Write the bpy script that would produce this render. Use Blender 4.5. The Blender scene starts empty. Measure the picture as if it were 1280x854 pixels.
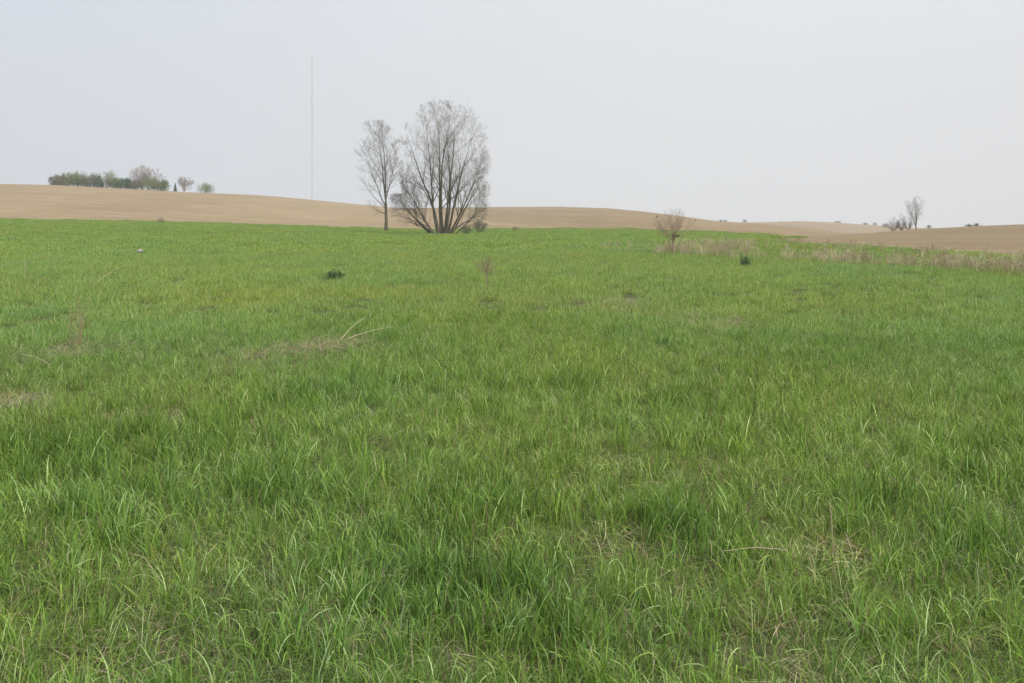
import bpy, math, random
import numpy as np
from mathutils import Vector, Matrix

# ------------------------------------------------------------ camera, sky, sun
scene = bpy.context.scene
EYE = 1.6
HORIZON = 276.0          # picture row of the horizon in the 1280 x 854 photograph
cam_d = bpy.data.cameras.new("camera")
cam = bpy.data.objects.new("camera", cam_d)
scene.collection.objects.link(cam)
cam.location = (0, 0, EYE)
cam.rotation_euler = (math.pi / 2, 0, 0)      # level; the lens is shifted so that uprights stay upright
cam_d.sensor_width = 36.0
cam_d.lens = 28.125
cam_d.shift_y = -(427.0 - HORIZON) / 1280.0
cam_d.clip_start = 0.05
cam_d.clip_end = 30000
scene.camera = cam

SUN_EL, SUN_AZ = math.radians(52), math.radians(115)     # high behind thin cloud, to the right
world = bpy.data.worlds.new("World")
scene.world = world
world.use_nodes = True
wn, wl = world.node_tree.nodes, world.node_tree.links
wn.clear()
w_out = wn.new("ShaderNodeOutputWorld")
w_bg = wn.new("ShaderNodeBackground")
w_bg.inputs["Strength"].default_value = 0.125
sky = wn.new("ShaderNodeTexSky")
sky.sky_type = 'NISHITA'
sky.sun_disc = False
sky.sun_elevation = SUN_EL
sky.sun_rotation = SUN_AZ
sky.dust_density = 4.0
tc = wn.new("ShaderNodeTexCoord")
sep = wn.new("ShaderNodeSeparateXYZ")
wl.new(tc.outputs["Generated"], sep.inputs[0])
# even overcast: slightly bluer to the left, neutral to the right
mr = wn.new("ShaderNodeMapRange")
mr.interpolation_type = 'SMOOTHSTEP'
mr.inputs["From Min"].default_value = -0.9
mr.inputs["From Max"].default_value = 0.22
wl.new(sep.outputs["X"], mr.inputs["Value"])
cr = wn.new("ShaderNodeMix"); cr.data_type = 'RGBA'
cr.inputs[6].default_value = (4.75, 5.6, 6.85, 1)
cr.inputs[7].default_value = (6.85, 7.1, 7.42, 1)
wl.new(mr.outputs["Result"], cr.inputs[0])
nz = wn.new("ShaderNodeTexNoise")
nz.inputs["Scale"].default_value = 1.1
nz.inputs["Detail"].default_value = 3
wl.new(tc.outputs["Generated"], nz.inputs["Vector"])
mr2 = wn.new("ShaderNodeMapRange")
mr2.inputs["From Min"].default_value = 0.25
mr2.inputs["From Max"].default_value = 0.75
mr2.inputs["To Min"].default_value = 0.965
mr2.inputs["To Max"].default_value = 1.035
wl.new(nz.outputs["Fac"], mr2.inputs["Value"])
mul = wn.new("ShaderNodeVectorMath"); mul.operation = 'SCALE'
wl.new(cr.outputs[2], mul.inputs[0])
wl.new(mr2.outputs["Result"], mul.inputs["Scale"])
mixs = wn.new("ShaderNodeMix"); mixs.data_type = 'RGBA'
mixs.inputs[0].default_value = 0.96
wl.new(sky.outputs[0], mixs.inputs[6])
wl.new(mul.outputs[0], mixs.inputs[7])
wl.new(mixs.outputs[2], w_bg.inputs["Color"])
wl.new(w_bg.outputs[0], w_out.inputs["Surface"])

sun_d = bpy.data.lights.new("sun", 'SUN')
sun_d.energy = 2.2
sun_d.angle = math.radians(10)
sun_d.color = (1.0, 0.97, 0.93)
sun = bpy.data.objects.new("sun", sun_d)
scene.collection.objects.link(sun)
sd = Vector((math.sin(SUN_AZ) * math.cos(SUN_EL), math.cos(SUN_AZ) * math.cos(SUN_EL), math.sin(SUN_EL)))
sun.rotation_euler = sd.to_track_quat('Z', 'Y').to_euler()
sun.location = (0, 0, 50)

scene.view_settings.view_transform = 'Standard'
scene.view_settings.look = 'None'
scene.view_settings.exposure = 0.0
scene.view_settings.gamma = 1.0
scene.view_settings.use_curve_mapping = False
scene.render.engine = 'CYCLES'
scene.cycles.volume_bounces = 2
scene.cycles.volume_max_steps = 64

# ------------------------------------------------------------ helpers
def pix_dir(u, v):
    a = (u - 640.0) / 1000.0
    return (a, 1.0, (HORIZON - v) / 1000.0)

def elev(u, v):
    d = pix_dir(u, v)
    return d[2] / math.hypot(d[0], d[1])

def az_of(u):
    return math.atan2((u - 640.0) / 1000.0, 1.0)

def hashn(ix, iy, seed):
    h = (ix.astype(np.int64) * 374761393 + iy.astype(np.int64) * 668265263 + seed * 982451653) & 0x7fffffff
    h = ((h ^ (h >> 13)) * 1274126177) & 0x7fffffff
    h = h ^ (h >> 16)
    return (h & 0xffff) / 65535.0

def vnoise(x, y, scale, seed, octaves=2):
    x = np.asarray(x, float); y = np.asarray(y, float)
    out = 0; amp = 1; tot = 0
    for o in range(octaves):
        X = x / scale * 2 ** o + 57.3; Y = y / scale * 2 ** o + 11.7
        ix = np.floor(X); iy = np.floor(Y)
        fx = X - ix; fy = Y - iy
        fx = fx * fx * (3 - 2 * fx); fy = fy * fy * (3 - 2 * fy)
        a = hashn(ix, iy, seed + o); b = hashn(ix + 1, iy, seed + o)
        c = hashn(ix, iy + 1, seed + o); d = hashn(ix + 1, iy + 1, seed + o)
        out = out + amp * ((a * (1 - fx) + b * fx) * (1 - fy) + (c * (1 - fx) + d * fx) * fy)
        tot += amp; amp *= 0.5
    return out / tot

def sstep(t):
    t = np.clip(t, 0, 1)
    return t * t * (3 - 2 * t)

# far edge of the meadow: (u, distance, line in the picture)
US = [-2000, -900, 0, 200, 400, 500, 600, 700, 820, 875, 950, 1000, 1100, 1280, 1800, 3000]
VB = [275, 275, 275, 278, 284.5, 287, 287, 286.5, 288.5, 290.5, 294, 297, 297, 297, 297, 297]
RB = [135, 135, 135, 135, 135, 135, 135, 135, 125, 112, 90, 76, 76, 76, 76, 76]
AZS = [az_of(u) for u in US]
EB = [elev(u, v) for u, v in zip(US, VB)]

def rb_of(az): return np.interp(az, AZS, RB)
def eb_of(az): return np.interp(az, AZS, EB)

def meadow_z(x, y):
    x = np.asarray(x, float); y = np.asarray(y, float)
    r = np.hypot(x, y); az = np.arctan2(x, y)
    rb = rb_of(az)
    front = sstep((y + 20) / 60.0)
    zb = (EYE + eb_of(az) * rb) * front
    z = zb * sstep((r - 38) / (rb - 38)) 
    und = (vnoise(x, y, 3.2, 5, 2) - 0.5) * 0.11 * sstep((r - 0.5) / 4.0) * (1 - 0.5 * sstep((r - 20) / 40))
    und2 = (vnoise(x, y, 14, 9, 2) - 0.5) * 0.35 * sstep((r - 8) / 20)*sstep((rb - r) / 30)
    return z + und * sstep((rb - r) / 6.0 + .05) + und2

def mz(x, y): return float(meadow_z(np.array([x]), np.array([y]))[0])

def hit(u, v, rmax=133.0):
    """the point of the meadow seen along a direction"""
    d = pix_dir(u, v)
    h = math.hypot(d[0], d[1])
    rs = np.geomspace(1.5, rmax, 1500)
    xs = d[0] / h * rs; ys = d[1] / h * rs
    zs = EYE + d[2] / h * rs
    g = meadow_z(xs, ys)
    k = np.argmax(zs <= g)
    if zs[k] > g[k]: k = len(rs) - 1
    return (float(xs[k]), float(ys[k]), float(g[k]))

def mesh_obj(name, verts, faces, mat, parent=None, smooth=False, loc=None, uniform=None):
    me = bpy.data.meshes.new(name)
    verts = np.asarray(verts, dtype=np.float32)
    if isinstance(faces, np.ndarray):
        n, k = faces.shape
        me.vertices.add(len(verts)); me.vertices.foreach_set("co", verts.ravel())
        me.loops.add(n * k); me.loops.foreach_set("vertex_index", faces.ravel().astype(np.int32))
        me.polygons.add(n)
        me.polygons.foreach_set("loop_start", np.arange(0, n * k, k, dtype=np.int32))
        me.update(calc_edges=True)
    else:
        me.from_pydata([tuple(v) for v in verts], [], faces)
    if smooth:
        me.polygons.foreach_set("use_smooth", np.ones(len(me.polygons), dtype=bool))
    me.materials.append(mat)
    ob = bpy.data.objects.new(name, me)
    scene.collection.objects.link(ob)
    if parent: ob.parent = parent
    if loc is not None: ob.location = loc
    return ob

def thing(name, label, cat, loc=(0, 0, 0), group=None):
    o = bpy.data.objects.new(name, None)
    o.empty_display_size = 0.3
    scene.collection.objects.link(o)
    o.location = loc
    o["label"] = label; o["category"] = cat
    if group: o["group"] = group
    return o

# ------------------------------------------------------------ materials
def new_mat(name):
    m = bpy.data.materials.new(name); m.use_nodes = True
    nt = m.node_tree; nt.nodes.clear()
    out = nt.nodes.new("ShaderNodeOutputMaterial")
    bs = nt.nodes.new("ShaderNodeBsdfPrincipled")
    nt.links.new(bs.outputs[0], out.inputs[0])
    return m, nt, bs, out

def ramp(nt, fac, stops):
    r = nt.nodes.new("ShaderNodeValToRGB")
    e = r.color_ramp.elements
    while len(e) < len(stops): e.new(0.5)
    for i, (p, c) in enumerate(stops):
        e[i].position = p; e[i].color = (*c, 1)
    nt.links.new(fac, r.inputs[0])
    return r.outputs[0]

def noise(nt, scale, detail=3, coord=None, stretch=None, rough=0.6):
    n = nt.nodes.new("ShaderNodeTexNoise")
    n.inputs["Scale"].default_value = scale
    n.inputs["Detail"].default_value = detail
    n.inputs["Roughness"].default_value = rough
    g = nt.nodes.new("ShaderNodeNewGeometry")
    src = g.outputs["Position"]
    if stretch:
        mp = nt.nodes.new("ShaderNodeMapping")
        mp.inputs["Scale"].default_value = stretch[:3]
        if len(stretch) > 3: mp.inputs["Rotation"].default_value = (0, 0, stretch[3])
        nt.links.new(src, mp.inputs[0]); src = mp.outputs[0]
    nt.links.new(src, n.inputs["Vector"])
    return n.outputs["Fac"]

def mixc(nt, fac, a, b, mode='MIX'):
    m = nt.nodes.new("ShaderNodeMix"); m.data_type = 'RGBA'; m.blend_type = mode
    if isinstance(fac, float): m.inputs[0].default_value = fac
    else: nt.links.new(fac, m.inputs[0])
    for i, c in ((6, a), (7, b)):
        if isinstance(c, tuple): m.inputs[i].default_value = (*c, 1)
        else: nt.links.new(c, m.inputs[i])
    return m.outputs[2]

def mrange(nt, src, a, b, c=0.0, d=1.0):
    m = nt.nodes.new("ShaderNodeMapRange")
    for k, v in zip(("From Min", "From Max", "To Min", "To Max"), (a, b, c, d)):
        m.inputs[k].default_value = v
    nt.links.new(src, m.inputs["Value"])
    return m.outputs[0]

def bump(nt, bs, h, strength, dist):
    b = nt.nodes.new("ShaderNodeBump")
    b.inputs["Strength"].default_value = strength
    b.inputs["Distance"].default_value = dist
    nt.links.new(h, b.inputs["Height"])
    nt.links.new(b.outputs[0], bs.inputs["Normal"])

# grass blades: each blade carries its own colour; patches of the meadow drift yellow or blue-green
def grass_material():
    m, nt, bs, out = new_mat("grass_blade")
    at = nt.nodes.new("ShaderNodeAttribute"); at.attribute_name = "bcol"
    ti = nt.nodes.new("ShaderNodeAttribute"); ti.attribute_name = "tint"; ti.attribute_type = 'INSTANCER'
    patch = noise(nt, 0.22, 4, stretch=(1, 0.7, 0))
    yel = mixc(nt, mrange(nt, patch, 0.42, 0.66), (1.0, 1.0, 1.0), (1.17, 1.05, 0.88))
    blu = mixc(nt, mrange(nt, noise(nt, 0.35, 3, stretch=(1, 1, 0, 0.7)), 0.5, 0.75), (1, 1, 1), (0.92, 0.99, 1.05))
    c = mixc(nt, 1.0, at.outputs["Color"], yel, 'MULTIPLY')
    c = mixc(nt, 1.0, c, blu, 'MULTIPLY')
    c = mixc(nt, 1.0, c, ti.outputs["Color"], 'MULTIPLY')
    nt.links.new(c, bs.inputs["Base Color"])
    bs.inputs["Roughness"].default_value = 0.48
    bs.inputs["Specular IOR Level"].default_value = 0.3
    tr = nt.nodes.new("ShaderNodeBsdfTranslucent")
    nt.links.new(c, tr.inputs[0])
    mx = nt.nodes.new("ShaderNodeMixShader"); mx.inputs[0].default_value = 0.35
    nt.links.new(bs.outputs[0], mx.inputs[1]); nt.links.new(tr.outputs[0], mx.inputs[2])
    nt.links.new(mx.outputs[0], out.inputs[0])
    return m
M_grass = grass_material()

def ground_material():
    m, nt, bs, out = new_mat("meadow_soil")
    c1 = ramp(nt, noise(nt, 9, 6, rough=0.7), [(0.3, (0.05, 0.055, 0.022)), (0.5, (0.095, 0.10, 0.042)), (0.7, (0.17, 0.145, 0.085))])
    c2 = ramp(nt, noise(nt, 1.6, 5, rough=0.7), [(0.35, (0.15, 0.24, 0.06)), (0.65, (0.20, 0.29, 0.08))])
    g = nt.nodes.new("ShaderNodeTexCoord")
    ln = nt.nodes.new("ShaderNodeVectorMath"); ln.operation = 'LENGTH'
    nt.links.new(g.outputs["Object"], ln.inputs[0])
    c = mixc(nt, mrange(nt, ln.outputs["Value"], 14, 45, 0.15, 0.9), c1, c2)
    nt.links.new(c, bs.inputs["Base Color"])
    bs.inputs["Roughness"].default_value = 0.95
    bs.inputs["Specular IOR Level"].default_value = 0.1
    bump(nt, bs, noise(nt, 30, 5), 0.8, 0.03)
    return m
M_ground = ground_material()

def soil_material(name, dark, mid, light, rot, residue=(0.50, 0.42, 0.29)):
    m, nt, bs, out = new_mat(name)
    big = noise(nt, 0.018, 4, stretch=(1, 0.8, 0, rot))
    streak = noise(nt, 0.5, 4, stretch=(0.06, 1.0, 0, rot))
    fine = noise(nt, 3.0, 5, rough=0.75)
    c = ramp(nt, big, [(0.3, dark), (0.5, mid), (0.7, light)])
    c = mixc(nt, mrange(nt, streak, 0.45, 0.75, 0, 0.45), c, light)
    c = mixc(nt, mrange(nt, streak, 0.5, 0.25, 0, 0.35), c, dark)
    c = mixc(nt, mrange(nt, noise(nt, 0.16, 5, stretch=(0.5, 1.0, 0, rot), rough=0.75), 0.5, 0.68, 0, 0.6), c, residue)
    c = mixc(nt, mrange(nt, fine, 0.50, 0.68, 0, 0.6), c, residue)
    c = mixc(nt, mrange(nt, noise(nt, 0.9, 5, rough=0.8), 0.5, 0.28, 0, 0.4), c, dark)
    nt.links.new(c, bs.inputs["Base Color"])
    bs.inputs["Roughness"].default_value = 0.95
    bs.inputs["Specular IOR Level"].default_value = 0.1
    bump(nt, bs, fine, 0.7, 0.12)
    return m
M_soilL = soil_material("soil_tan", (0.30, 0.21, 0.118), (0.38, 0.275, 0.16), (0.45, 0.335, 0.205), 0.15, (0.54, 0.44, 0.295))
M_soilC = soil_material("soil_brown", (0.26, 0.18, 0.095), (0.32, 0.225, 0.122), (0.385, 0.278, 0.155), -0.1, (0.48, 0.385, 0.255))
M_soilR = soil_material("soil_dark_brown", (0.24, 0.17, 0.09), (0.292, 0.21, 0.113), (0.35, 0.258, 0.145), 0.4, (0.46, 0.37, 0.245))
M_soilF = soil_material("soil_pinkish", (0.32, 0.225, 0.135), (0.38, 0.275, 0.165), (0.43, 0.32, 0.20), 0.1)

def bark_material(name, a, b, rough=0.9):
    m, nt, bs, out = new_mat(name)
    c = ramp(nt, noise(nt, 3.5, 5, stretch=(1, 1, 0.25)), [(0.35, a), (0.65, b)])
    nt.links.new(c, bs.inputs["Base Color"]); bs.inputs["Roughness"].default_value = rough
    bs.inputs["Specular IOR Level"].default_value = 0.15
    bump(nt, bs, noise(nt, 14, 4, stretch=(1, 1, 0.2)), 0.6, 0.03)
    return m
M_bark = bark_material("bark_grey_brown", (0.12, 0.098, 0.076), (0.23, 0.195, 0.155))
M_twig = bark_material("twig_grey", (0.205, 0.165, 0.13), (0.30, 0.25, 0.20))
M_bark_red = bark_material("bark_reddish", (0.34, 0.245, 0.175), (0.48, 0.37, 0.275))
M_twig_pink = bark_material("twig_pinkish", (0.26, 0.19, 0.16), (0.36, 0.28, 0.24))
M_twig_pale = bark_material("twig_pale", (0.36, 0.30, 0.25), (0.48, 0.41, 0.34))

def leaf_material(name, a, b, trans=0.3):
    m, nt, bs, out = new_mat(name)
    c = ramp(nt, noise(nt, 2.2, 4), [(0.35, a), (0.65, b)])
    nt.links.new(c, bs.inputs["Base Color"]); bs.inputs["Roughness"].default_value = 0.6
    tr = nt.nodes.new("ShaderNodeBsdfTranslucent"); nt.links.new(c, tr.inputs[0])
    mx = nt.nodes.new("ShaderNodeMixShader"); mx.inputs[0].default_value = trans
    nt.links.new(bs.outputs[0], mx.inputs[1]); nt.links.new(tr.outputs[0], mx.inputs[2])
    nt.links.new(mx.outputs[0], out.inputs[0])
    return m
M_leaf_olive = leaf_material("leaf_olive", (0.27, 0.31, 0.15), (0.40, 0.43, 0.24))
M_leaf_green = leaf_material("leaf_green", (0.21, 0.29, 0.12), (0.32, 0.40, 0.20))
M_leaf_dark = leaf_material("leaf_dark", (0.045, 0.095, 0.035), (0.09, 0.165, 0.055), 0.15)
M_leaf_conifer = leaf_material("leaf_conifer", (0.10, 0.18, 0.11), (0.17, 0.26, 0.17), 0.1)
M_leaf_greybush = leaf_material("leaf_greyish", (0.28, 0.27, 0.21), (0.38, 0.36, 0.29))
M_leaf_yellow = leaf_material("leaf_budding", (0.24, 0.27, 0.09), (0.36, 0.36, 0.14))

def plain_material(name, a, b, scale=8, rough=0.8):
    m, nt, bs, out = new_mat(name)
    c = ramp(nt, noise(nt, scale, 4), [(0.35, a), (0.65, b)])
    nt.links.new(c, bs.inputs["Base Color"]); bs.inputs["Roughness"].default_value = rough
    return m
M_straw = plain_material("dry_straw", (0.50, 0.40, 0.24), (0.62, 0.53, 0.35), 12)
M_straw_red = plain_material("dry_stalk_reddish", (0.34, 0.22, 0.13), (0.50, 0.36, 0.22), 12)
M_weed = plain_material("dead_weed_stem", (0.30, 0.22, 0.15), (0.46, 0.36, 0.24), 1.3)
M_stone = plain_material("pale_stone", (0.38, 0.33, 0.28), (0.55, 0.49, 0.42), 25)
M_metal = plain_material("pale_painted_steel", (0.24, 0.245, 0.25), (0.32, 0.325, 0.33), 0.5, 0.5)
M_bird = plain_material("black_feathers", (0.012, 0.012, 0.014), (0.025, 0.022, 0.022), 40, 0.5)

# ------------------------------------------------------------ the land
def polar_sheet(name, mat, azs, rfun, zfun, nr, kind='structure'):
    az = np.asarray(azs)
    rows = []
    for k in range(nr):
        r = rfun(az, k / (nr - 1))
        x = np.sin(az) * r; y = np.cos(az) * r
        rows.append(np.stack([x, y, zfun(az, r, k / (nr - 1))], 1))
    V = np.concatenate(rows)
    n = len(az)
    i, j = np.meshgrid(np.arange(nr - 1), np.arange(n - 1), indexing='ij')
    a = (i * n + j).ravel()
    F = np.stack([a, a + n, a + n + 1, a + 1], 1)
    o = mesh_obj(name, V, F, mat, smooth=True)
    # faces look up
    o["kind"] = kind
    return o


# the wide country below and behind everything, to the horizon
gx = np.concatenate([-np.geomspace(150, 9000, 24)[::-1], np.linspace(-120, 120, 7), np.geomspace(150, 9000, 24)])
X, Y = np.meshgrid(gx, gx, indexing='ij')
RR = np.hypot(X, Y)      # the land falls gently away beyond the rise
Z = -1.4 - 0.0125 * np.maximum(RR - 180, 0) + (vnoise(X, Y, 900, 3) - 0.6) * 5 * sstep((RR - 500) / 1500)
V = np.stack([X.ravel(), Y.ravel(), Z.ravel()], 1)
n = len(gx); i, j = np.meshgrid(np.arange(n - 1), np.arange(n - 1), indexing='ij'); a = (i * n + j).ravel()
o = mesh_obj("ground", V, np.stack([a, a + n, a + n + 1, a + 1], 1), M_soilC, smooth=True); o["kind"] = "structure"

# hills: the elevation seen from the meadow climbs from the field edge to a crest and falls away behind it
LC_U = [-2000, -900, -300, 0, 60, 120, 180, 240, 300, 340, 380, 420, 450, 480, 520, 560, 611, 661, 722, 765]
LC_V = [252, 240, 231, 230, 231.2, 234.2, 237.4, 240.8, 243, 245.2, 249, 252.8, 255.8, 258.6, 262.5, 269, 277, 282, 286.0, 288.5]
LC_R = [330] * 12 + [320, 305, 285, 260, 225, 190, 158, 142]
CC_U = [440, 500, 560, 640, 700, 760, 800, 850, 880, 900, 950, 1000, 1060, 1150]
CC_V = [262, 260.5, 259.5, 258.8, 258.6, 260.5, 264, 270.3, 274.5, 276.8, 280, 284, 292, 297]
FC_U = [780, 860, 900, 940, 1000, 1040, 1080, 1110, 1150, 1250, 1400]
FC_V = [284, 279.5, 278.2, 278.0, 276.6, 278, 280.8, 283, 285, 287, 289]
RC_U = [955, 985, 1000, 1062, 1120, 1150, 1180, 1220, 1280, 1400, 1800, 3000]
RC_V = [297.5, 300.5, 299.5, 294.2, 288.6, 286.6, 285.2, 283.0, 280.8, 277, 268, 262]
RN_V = [298.5, 302.5, 304.2, 307.3, 311.0, 313.4, 315.8, 318.4, 322.5, 332, 347, 354]   # near edge of the right-hand field

def crest(U, V):
    A = [az_of(u) for u in U]; E = [elev(u, v) for u, v in zip(U, V)]
    aa = np.linspace(A[0], A[-1], 400)
    ee = np.interp(aa, A, E)
    k = np.ones(9) / 9
    es = np.convolve(np.pad(ee, 4, mode='edge'), k, mode='valid')
    return aa, es
La, Le = crest(LC_U, LC_V)
LrA = [az_of(u) for u in LC_U]
Ca, Ce = crest(CC_U, CC_V); Fa, Fe = crest(FC_U, FC_V); Ra, Re = crest(RC_U, RC_V)

def hill(name, mat, A0, A1, na, nr, r0f, e0f, rcf, ecf, r1mul, power=1.0, seed=1, rough=0.25, lift=0.02, zfun=None):
    azs = np.linspace(A0, A1, na)
    def rf(az, t):
        r0 = r0f(az); rc = rcf(az)
        if t <= 0.7: return r0 + (rc - r0) * (t / 0.7)
        return rc + (rc * r1mul - rc) * ((t - 0.7) / 0.3)
    def zf(az, r, t):
        r0 = r0f(az); rc = rcf(az); e0 = e0f(az); ec = ecf(az)
        tt = np.clip((r - r0) / (rc - r0), 0, 1)
        f = np.sin(tt * math.pi / 2) ** power
        e = e0 + (ec - e0) * f
        back = np.clip((r - rc) / (rc * (r1mul - 1)), 0, 1)
        e = e - (0.045 * back ** 1.6)
        x = np.sin(az) * r; y = np.cos(az) * r
        nzv = (vnoise(x, y, 26, seed, 3) - 0.5) * rough * sstep(tt * 5) * (1 - 0.6 * tt)
        if zfun is not None: return zfun(az, r) - 0.045 * back ** 1.6 * r + nzv + lift
        return EYE + e * r + nzv + lift
    return polar_sheet(name, mat, azs, rf, zf, nr)

def Lcr(az): return np.interp(az, LrA, LC_R)
def Lce(az): return np.interp(az, La, Le)
hill("tilled_hillside", M_soilL, az_of(-1900), az_of(764), 620, 120, lambda a: rb_of(a), lambda a: eb_of(a) + 0 * a, Lcr, Lce, 1.5, 0.95, 11)

def Cw(az): return sstep((az - az_of(715)) / (az_of(764) - az_of(715)))
def Cr0(az): return (1 - Cw(az)) * (Lcr(az) + 4) + Cw(az) * rb_of(az)
def Ce0(az): return (1 - Cw(az)) * (Lce(az) - 0.0015) + Cw(az) * (eb_of(az) - 0.016 * sstep((az - az_of(968)) / (az_of(1012) - az_of(968))))
hill("tilled_hill", M_soilC, az_of(445), az_of(1145), 420, 110, Cr0, Ce0, lambda a: 460 + 0 * a,
     lambda a: np.interp(a, Ca, Ce), 1.4, 1.0, 12)

hill("distant_field", M_soilF, az_of(785), az_of(1390), 240, 60, lambda a: 480 + 0 * a, lambda a: np.minimum(np.interp(a, Fa, Fe) - 0.012, -0.009),
     lambda a: 900 + 0 * a, lambda a: np.interp(a, Fa, Fe), 1.4, 1.0, 13, 0.6)

RnA = [az_of(u) for u in RC_U]
RnE = [elev(u, v) for u, v in zip(RC_U, RN_V)]
_en = np.array([np.interp(a, RnA, RnE) for a in np.linspace(RnA[0], RnA[-1], 300)])
_an = np.linspace(RnA[0], RnA[-1], 300)
_rn = []
for a_, e_ in zip(_an, _en):       # where the edge line meets the meadow
    rs = np.linspace(20, 88, 500)
    g = meadow_z(np.sin(a_) * rs, np.cos(a_) * rs)
    k = int(np.argmax(EYE + e_ * rs <= g)); _rn.append(rs[k] if k > 0 else 88)
_rn = np.convolve(np.pad(_rn, 6, mode='edge'), np.ones(13) / 13, mode='valid')
def Rr0(az): return np.interp(az, _an, _rn)
def Re0(az):
    r = Rr0(az)
    return (meadow_z(np.sin(az) * r, np.cos(az) * r) - EYE) / r
def R_z(az, r):
    r0 = Rr0(az); e0 = Re0(az); ec = np.interp(az, Ra, Re); rc = 205
    tt = np.clip((r - r0) / (rc - r0), 0, 1)
    z0 = EYE + e0 * r0; zc = EYE + ec * rc
    return z0 + (zc - z0) * tt * (0.55 + 0.45 * tt)
hill("tilled_field", M_soilR, RnA[0] + 0.001, RnA[-1] - 0.01, 520, 150, Rr0, Re0, lambda a: 205 + 0 * a,
     lambda a: np.interp(a, Ra, Re), 1.5, 0.9, 14, 0.10, 0.05, R_z)

# meadow: one sheet all round the viewpoint
azs = np.linspace(-math.pi, math.pi, 721)
def m_r(az, t):
    return (rb_of(az) + 3.0) * (math.exp(t * 5.2) - 1) / (math.exp(5.2) - 1)
polar_sheet("meadow", M_ground, azs, m_r,
            lambda az, r, t: meadow_z(np.sin(az) * r, np.cos(az) * r) - 0.5 * sstep((r - rb_of(az) - 1) / 2)
            - np.where(az > _an[0], 0.6 * sstep((r - np.interp(az, _an, _rn) - 0.3) / 5), 0), 260)

def on_left(u, dr=0.0):
    """a point on (or just past) the crest of the left hillside"""
    az = az_of(u); r = float(Lcr(az)) + dr
    back = max(dr, 0) / (float(Lcr(az)) * 0.5)
    return (math.sin(az) * r, math.cos(az) * r, EYE + (float(Lce(az)) - 0.045 * back ** 1.6) * r)

def on_right(u, r):
    az = az_of(u)
    return (math.sin(az) * r, math.cos(az) * r, float(R_z(np.array([az]), np.array([float(r)]))[0]) + 0.04)

# ------------------------------------------------------------ grass prototypes
def blades(rng, n, rad, h, w, lean, curl, segs, cols, probs, flat=0.0, square=False):
    """n curved, tapering blades: vertices, quads and one colour per vertex"""
    if square:
        bx = rng.uniform(-rad, rad, n); by = rng.uniform(-rad, rad, n)
    else:
        rr = rad * np.sqrt(rng.random(n)); th = rng.random(n) * 2 * math.pi
        bx = rr * np.cos(th); by = rr * np.sin(th)
    yaw = rng.random(n) * 2 * math.pi
    L = rng.uniform(h[0], h[1], n)
    W = rng.uniform(w[0], w[1], n)
    th0 = np.abs(rng.normal(0, lean, n)) + flat * rng.uniform(0.75, 1.0, n)
    K = rng.gamma(1.6, curl, n)
    K = np.minimum(K, 2.4)
    ts = np.linspace(0, 1, segs + 1)
    hx = np.zeros(n); hz = np.zeros(n)
    P = []
    prev = 0
    side = yaw + math.pi / 2 + rng.normal(0, 0.5, n)
    wander = rng.normal(0, 0.25, n)
    ox = bx.copy(); oy = by.copy(); oz = np.full(n, -0.012)
    twist = rng.normal(0, 0.9, n)
    for k, t in enumerate(ts):
        if k:
            dt = t - prev
            ang = np.minimum(th0 + K * (t * t), 2.6)
            yw = yaw + wander * t
            ox = ox + np.sin(ang) * np.cos(yw) * L * dt
            oy = oy + np.sin(ang) * np.sin(yw) * L * dt
            oz = oz + np.cos(ang) * L * dt
            oz = np.maximum(oz, 0.004)
        prev = t
        ww = W * (0.75 + 0.6 * t) * (1 - t ** 2.2) * 0.5 if k < segs else W * 0.03
        s = side + twist * t
        sx, sy = np.cos(s) * ww, np.sin(s) * ww
        sz = ww * 0.35 * np.sin(s * 3)
        P.append(np.stack([ox - sx, oy - sy, oz - sz], 1))
        P.append(np.stack([ox + sx, oy + sy, oz + sz], 1))
    m = len(P)
    V = np.stack(P, 1).reshape(-1, 3)
    base = np.arange(n) * m
    F = []
    for k in range(segs):
        q = base + 2 * k
        F.append(np.stack([q, q + 1, q + 3, q + 2], 1))
    F = np.concatenate(F)
    ci = rng.choice(len(cols), n, p=np.array(probs) / sum(probs))
    C = np.array(cols)[ci] * rng.uniform(0.55, 1.45, (n, 1))
    C = np.repeat(C, m, axis=0)
    return V, F, C

G_MID = (0.275, 0.445, 0.078); G_DARK = (0.125, 0.235, 0.042); G_YEL = (0.41, 0.53, 0.115)
G_BLUE = (0.215, 0.38, 0.098); G_PALE = (0.53, 0.68, 0.30); STRAW = (0.60, 0.52, 0.33); BROWN = (0.32, 0.245, 0.155)
COLS = [G_MID, G_DARK, G_YEL, G_BLUE, G_PALE, STRAW, BROWN]

protos = bpy.data.collections.new("grass_sources")
def proto(idx, parts):
    Vs, Fs, Cs = [], [], []; off = 0
    for V, F, C in parts:
        Vs.append(V); Fs.append(F + off); Cs.append(C); off += len(V)
    V = np.concatenate(Vs); F = np.concatenate(Fs); C = np.concatenate(Cs)
    me = bpy.data.meshes.new("grass_%02d" % idx)
    me.vertices.add(len(V)); me.vertices.foreach_set("co", V.astype(np.float32).ravel())
    me.loops.add(len(F) * 4); me.loops.foreach_set("vertex_index", F.astype(np.int32).ravel())
    me.polygons.add(len(F)); me.polygons.foreach_set("loop_start", np.arange(0, len(F) * 4, 4, dtype=np.int32))
    me.update(calc_edges=True)
    me.polygons.foreach_set("use_smooth", np.ones(len(F), dtype=bool))
    a = me.attributes.new("bcol", 'FLOAT_COLOR', 'POINT')
    a.data.foreach_set("color", np.concatenate([C, np.ones((len(C), 1))], 1).astype(np.float32).ravel())
    me.materials.append(M_grass)
    o = bpy.data.objects.new("grass_%02d" % idx, me)
    protos.objects.link(o)

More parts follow.
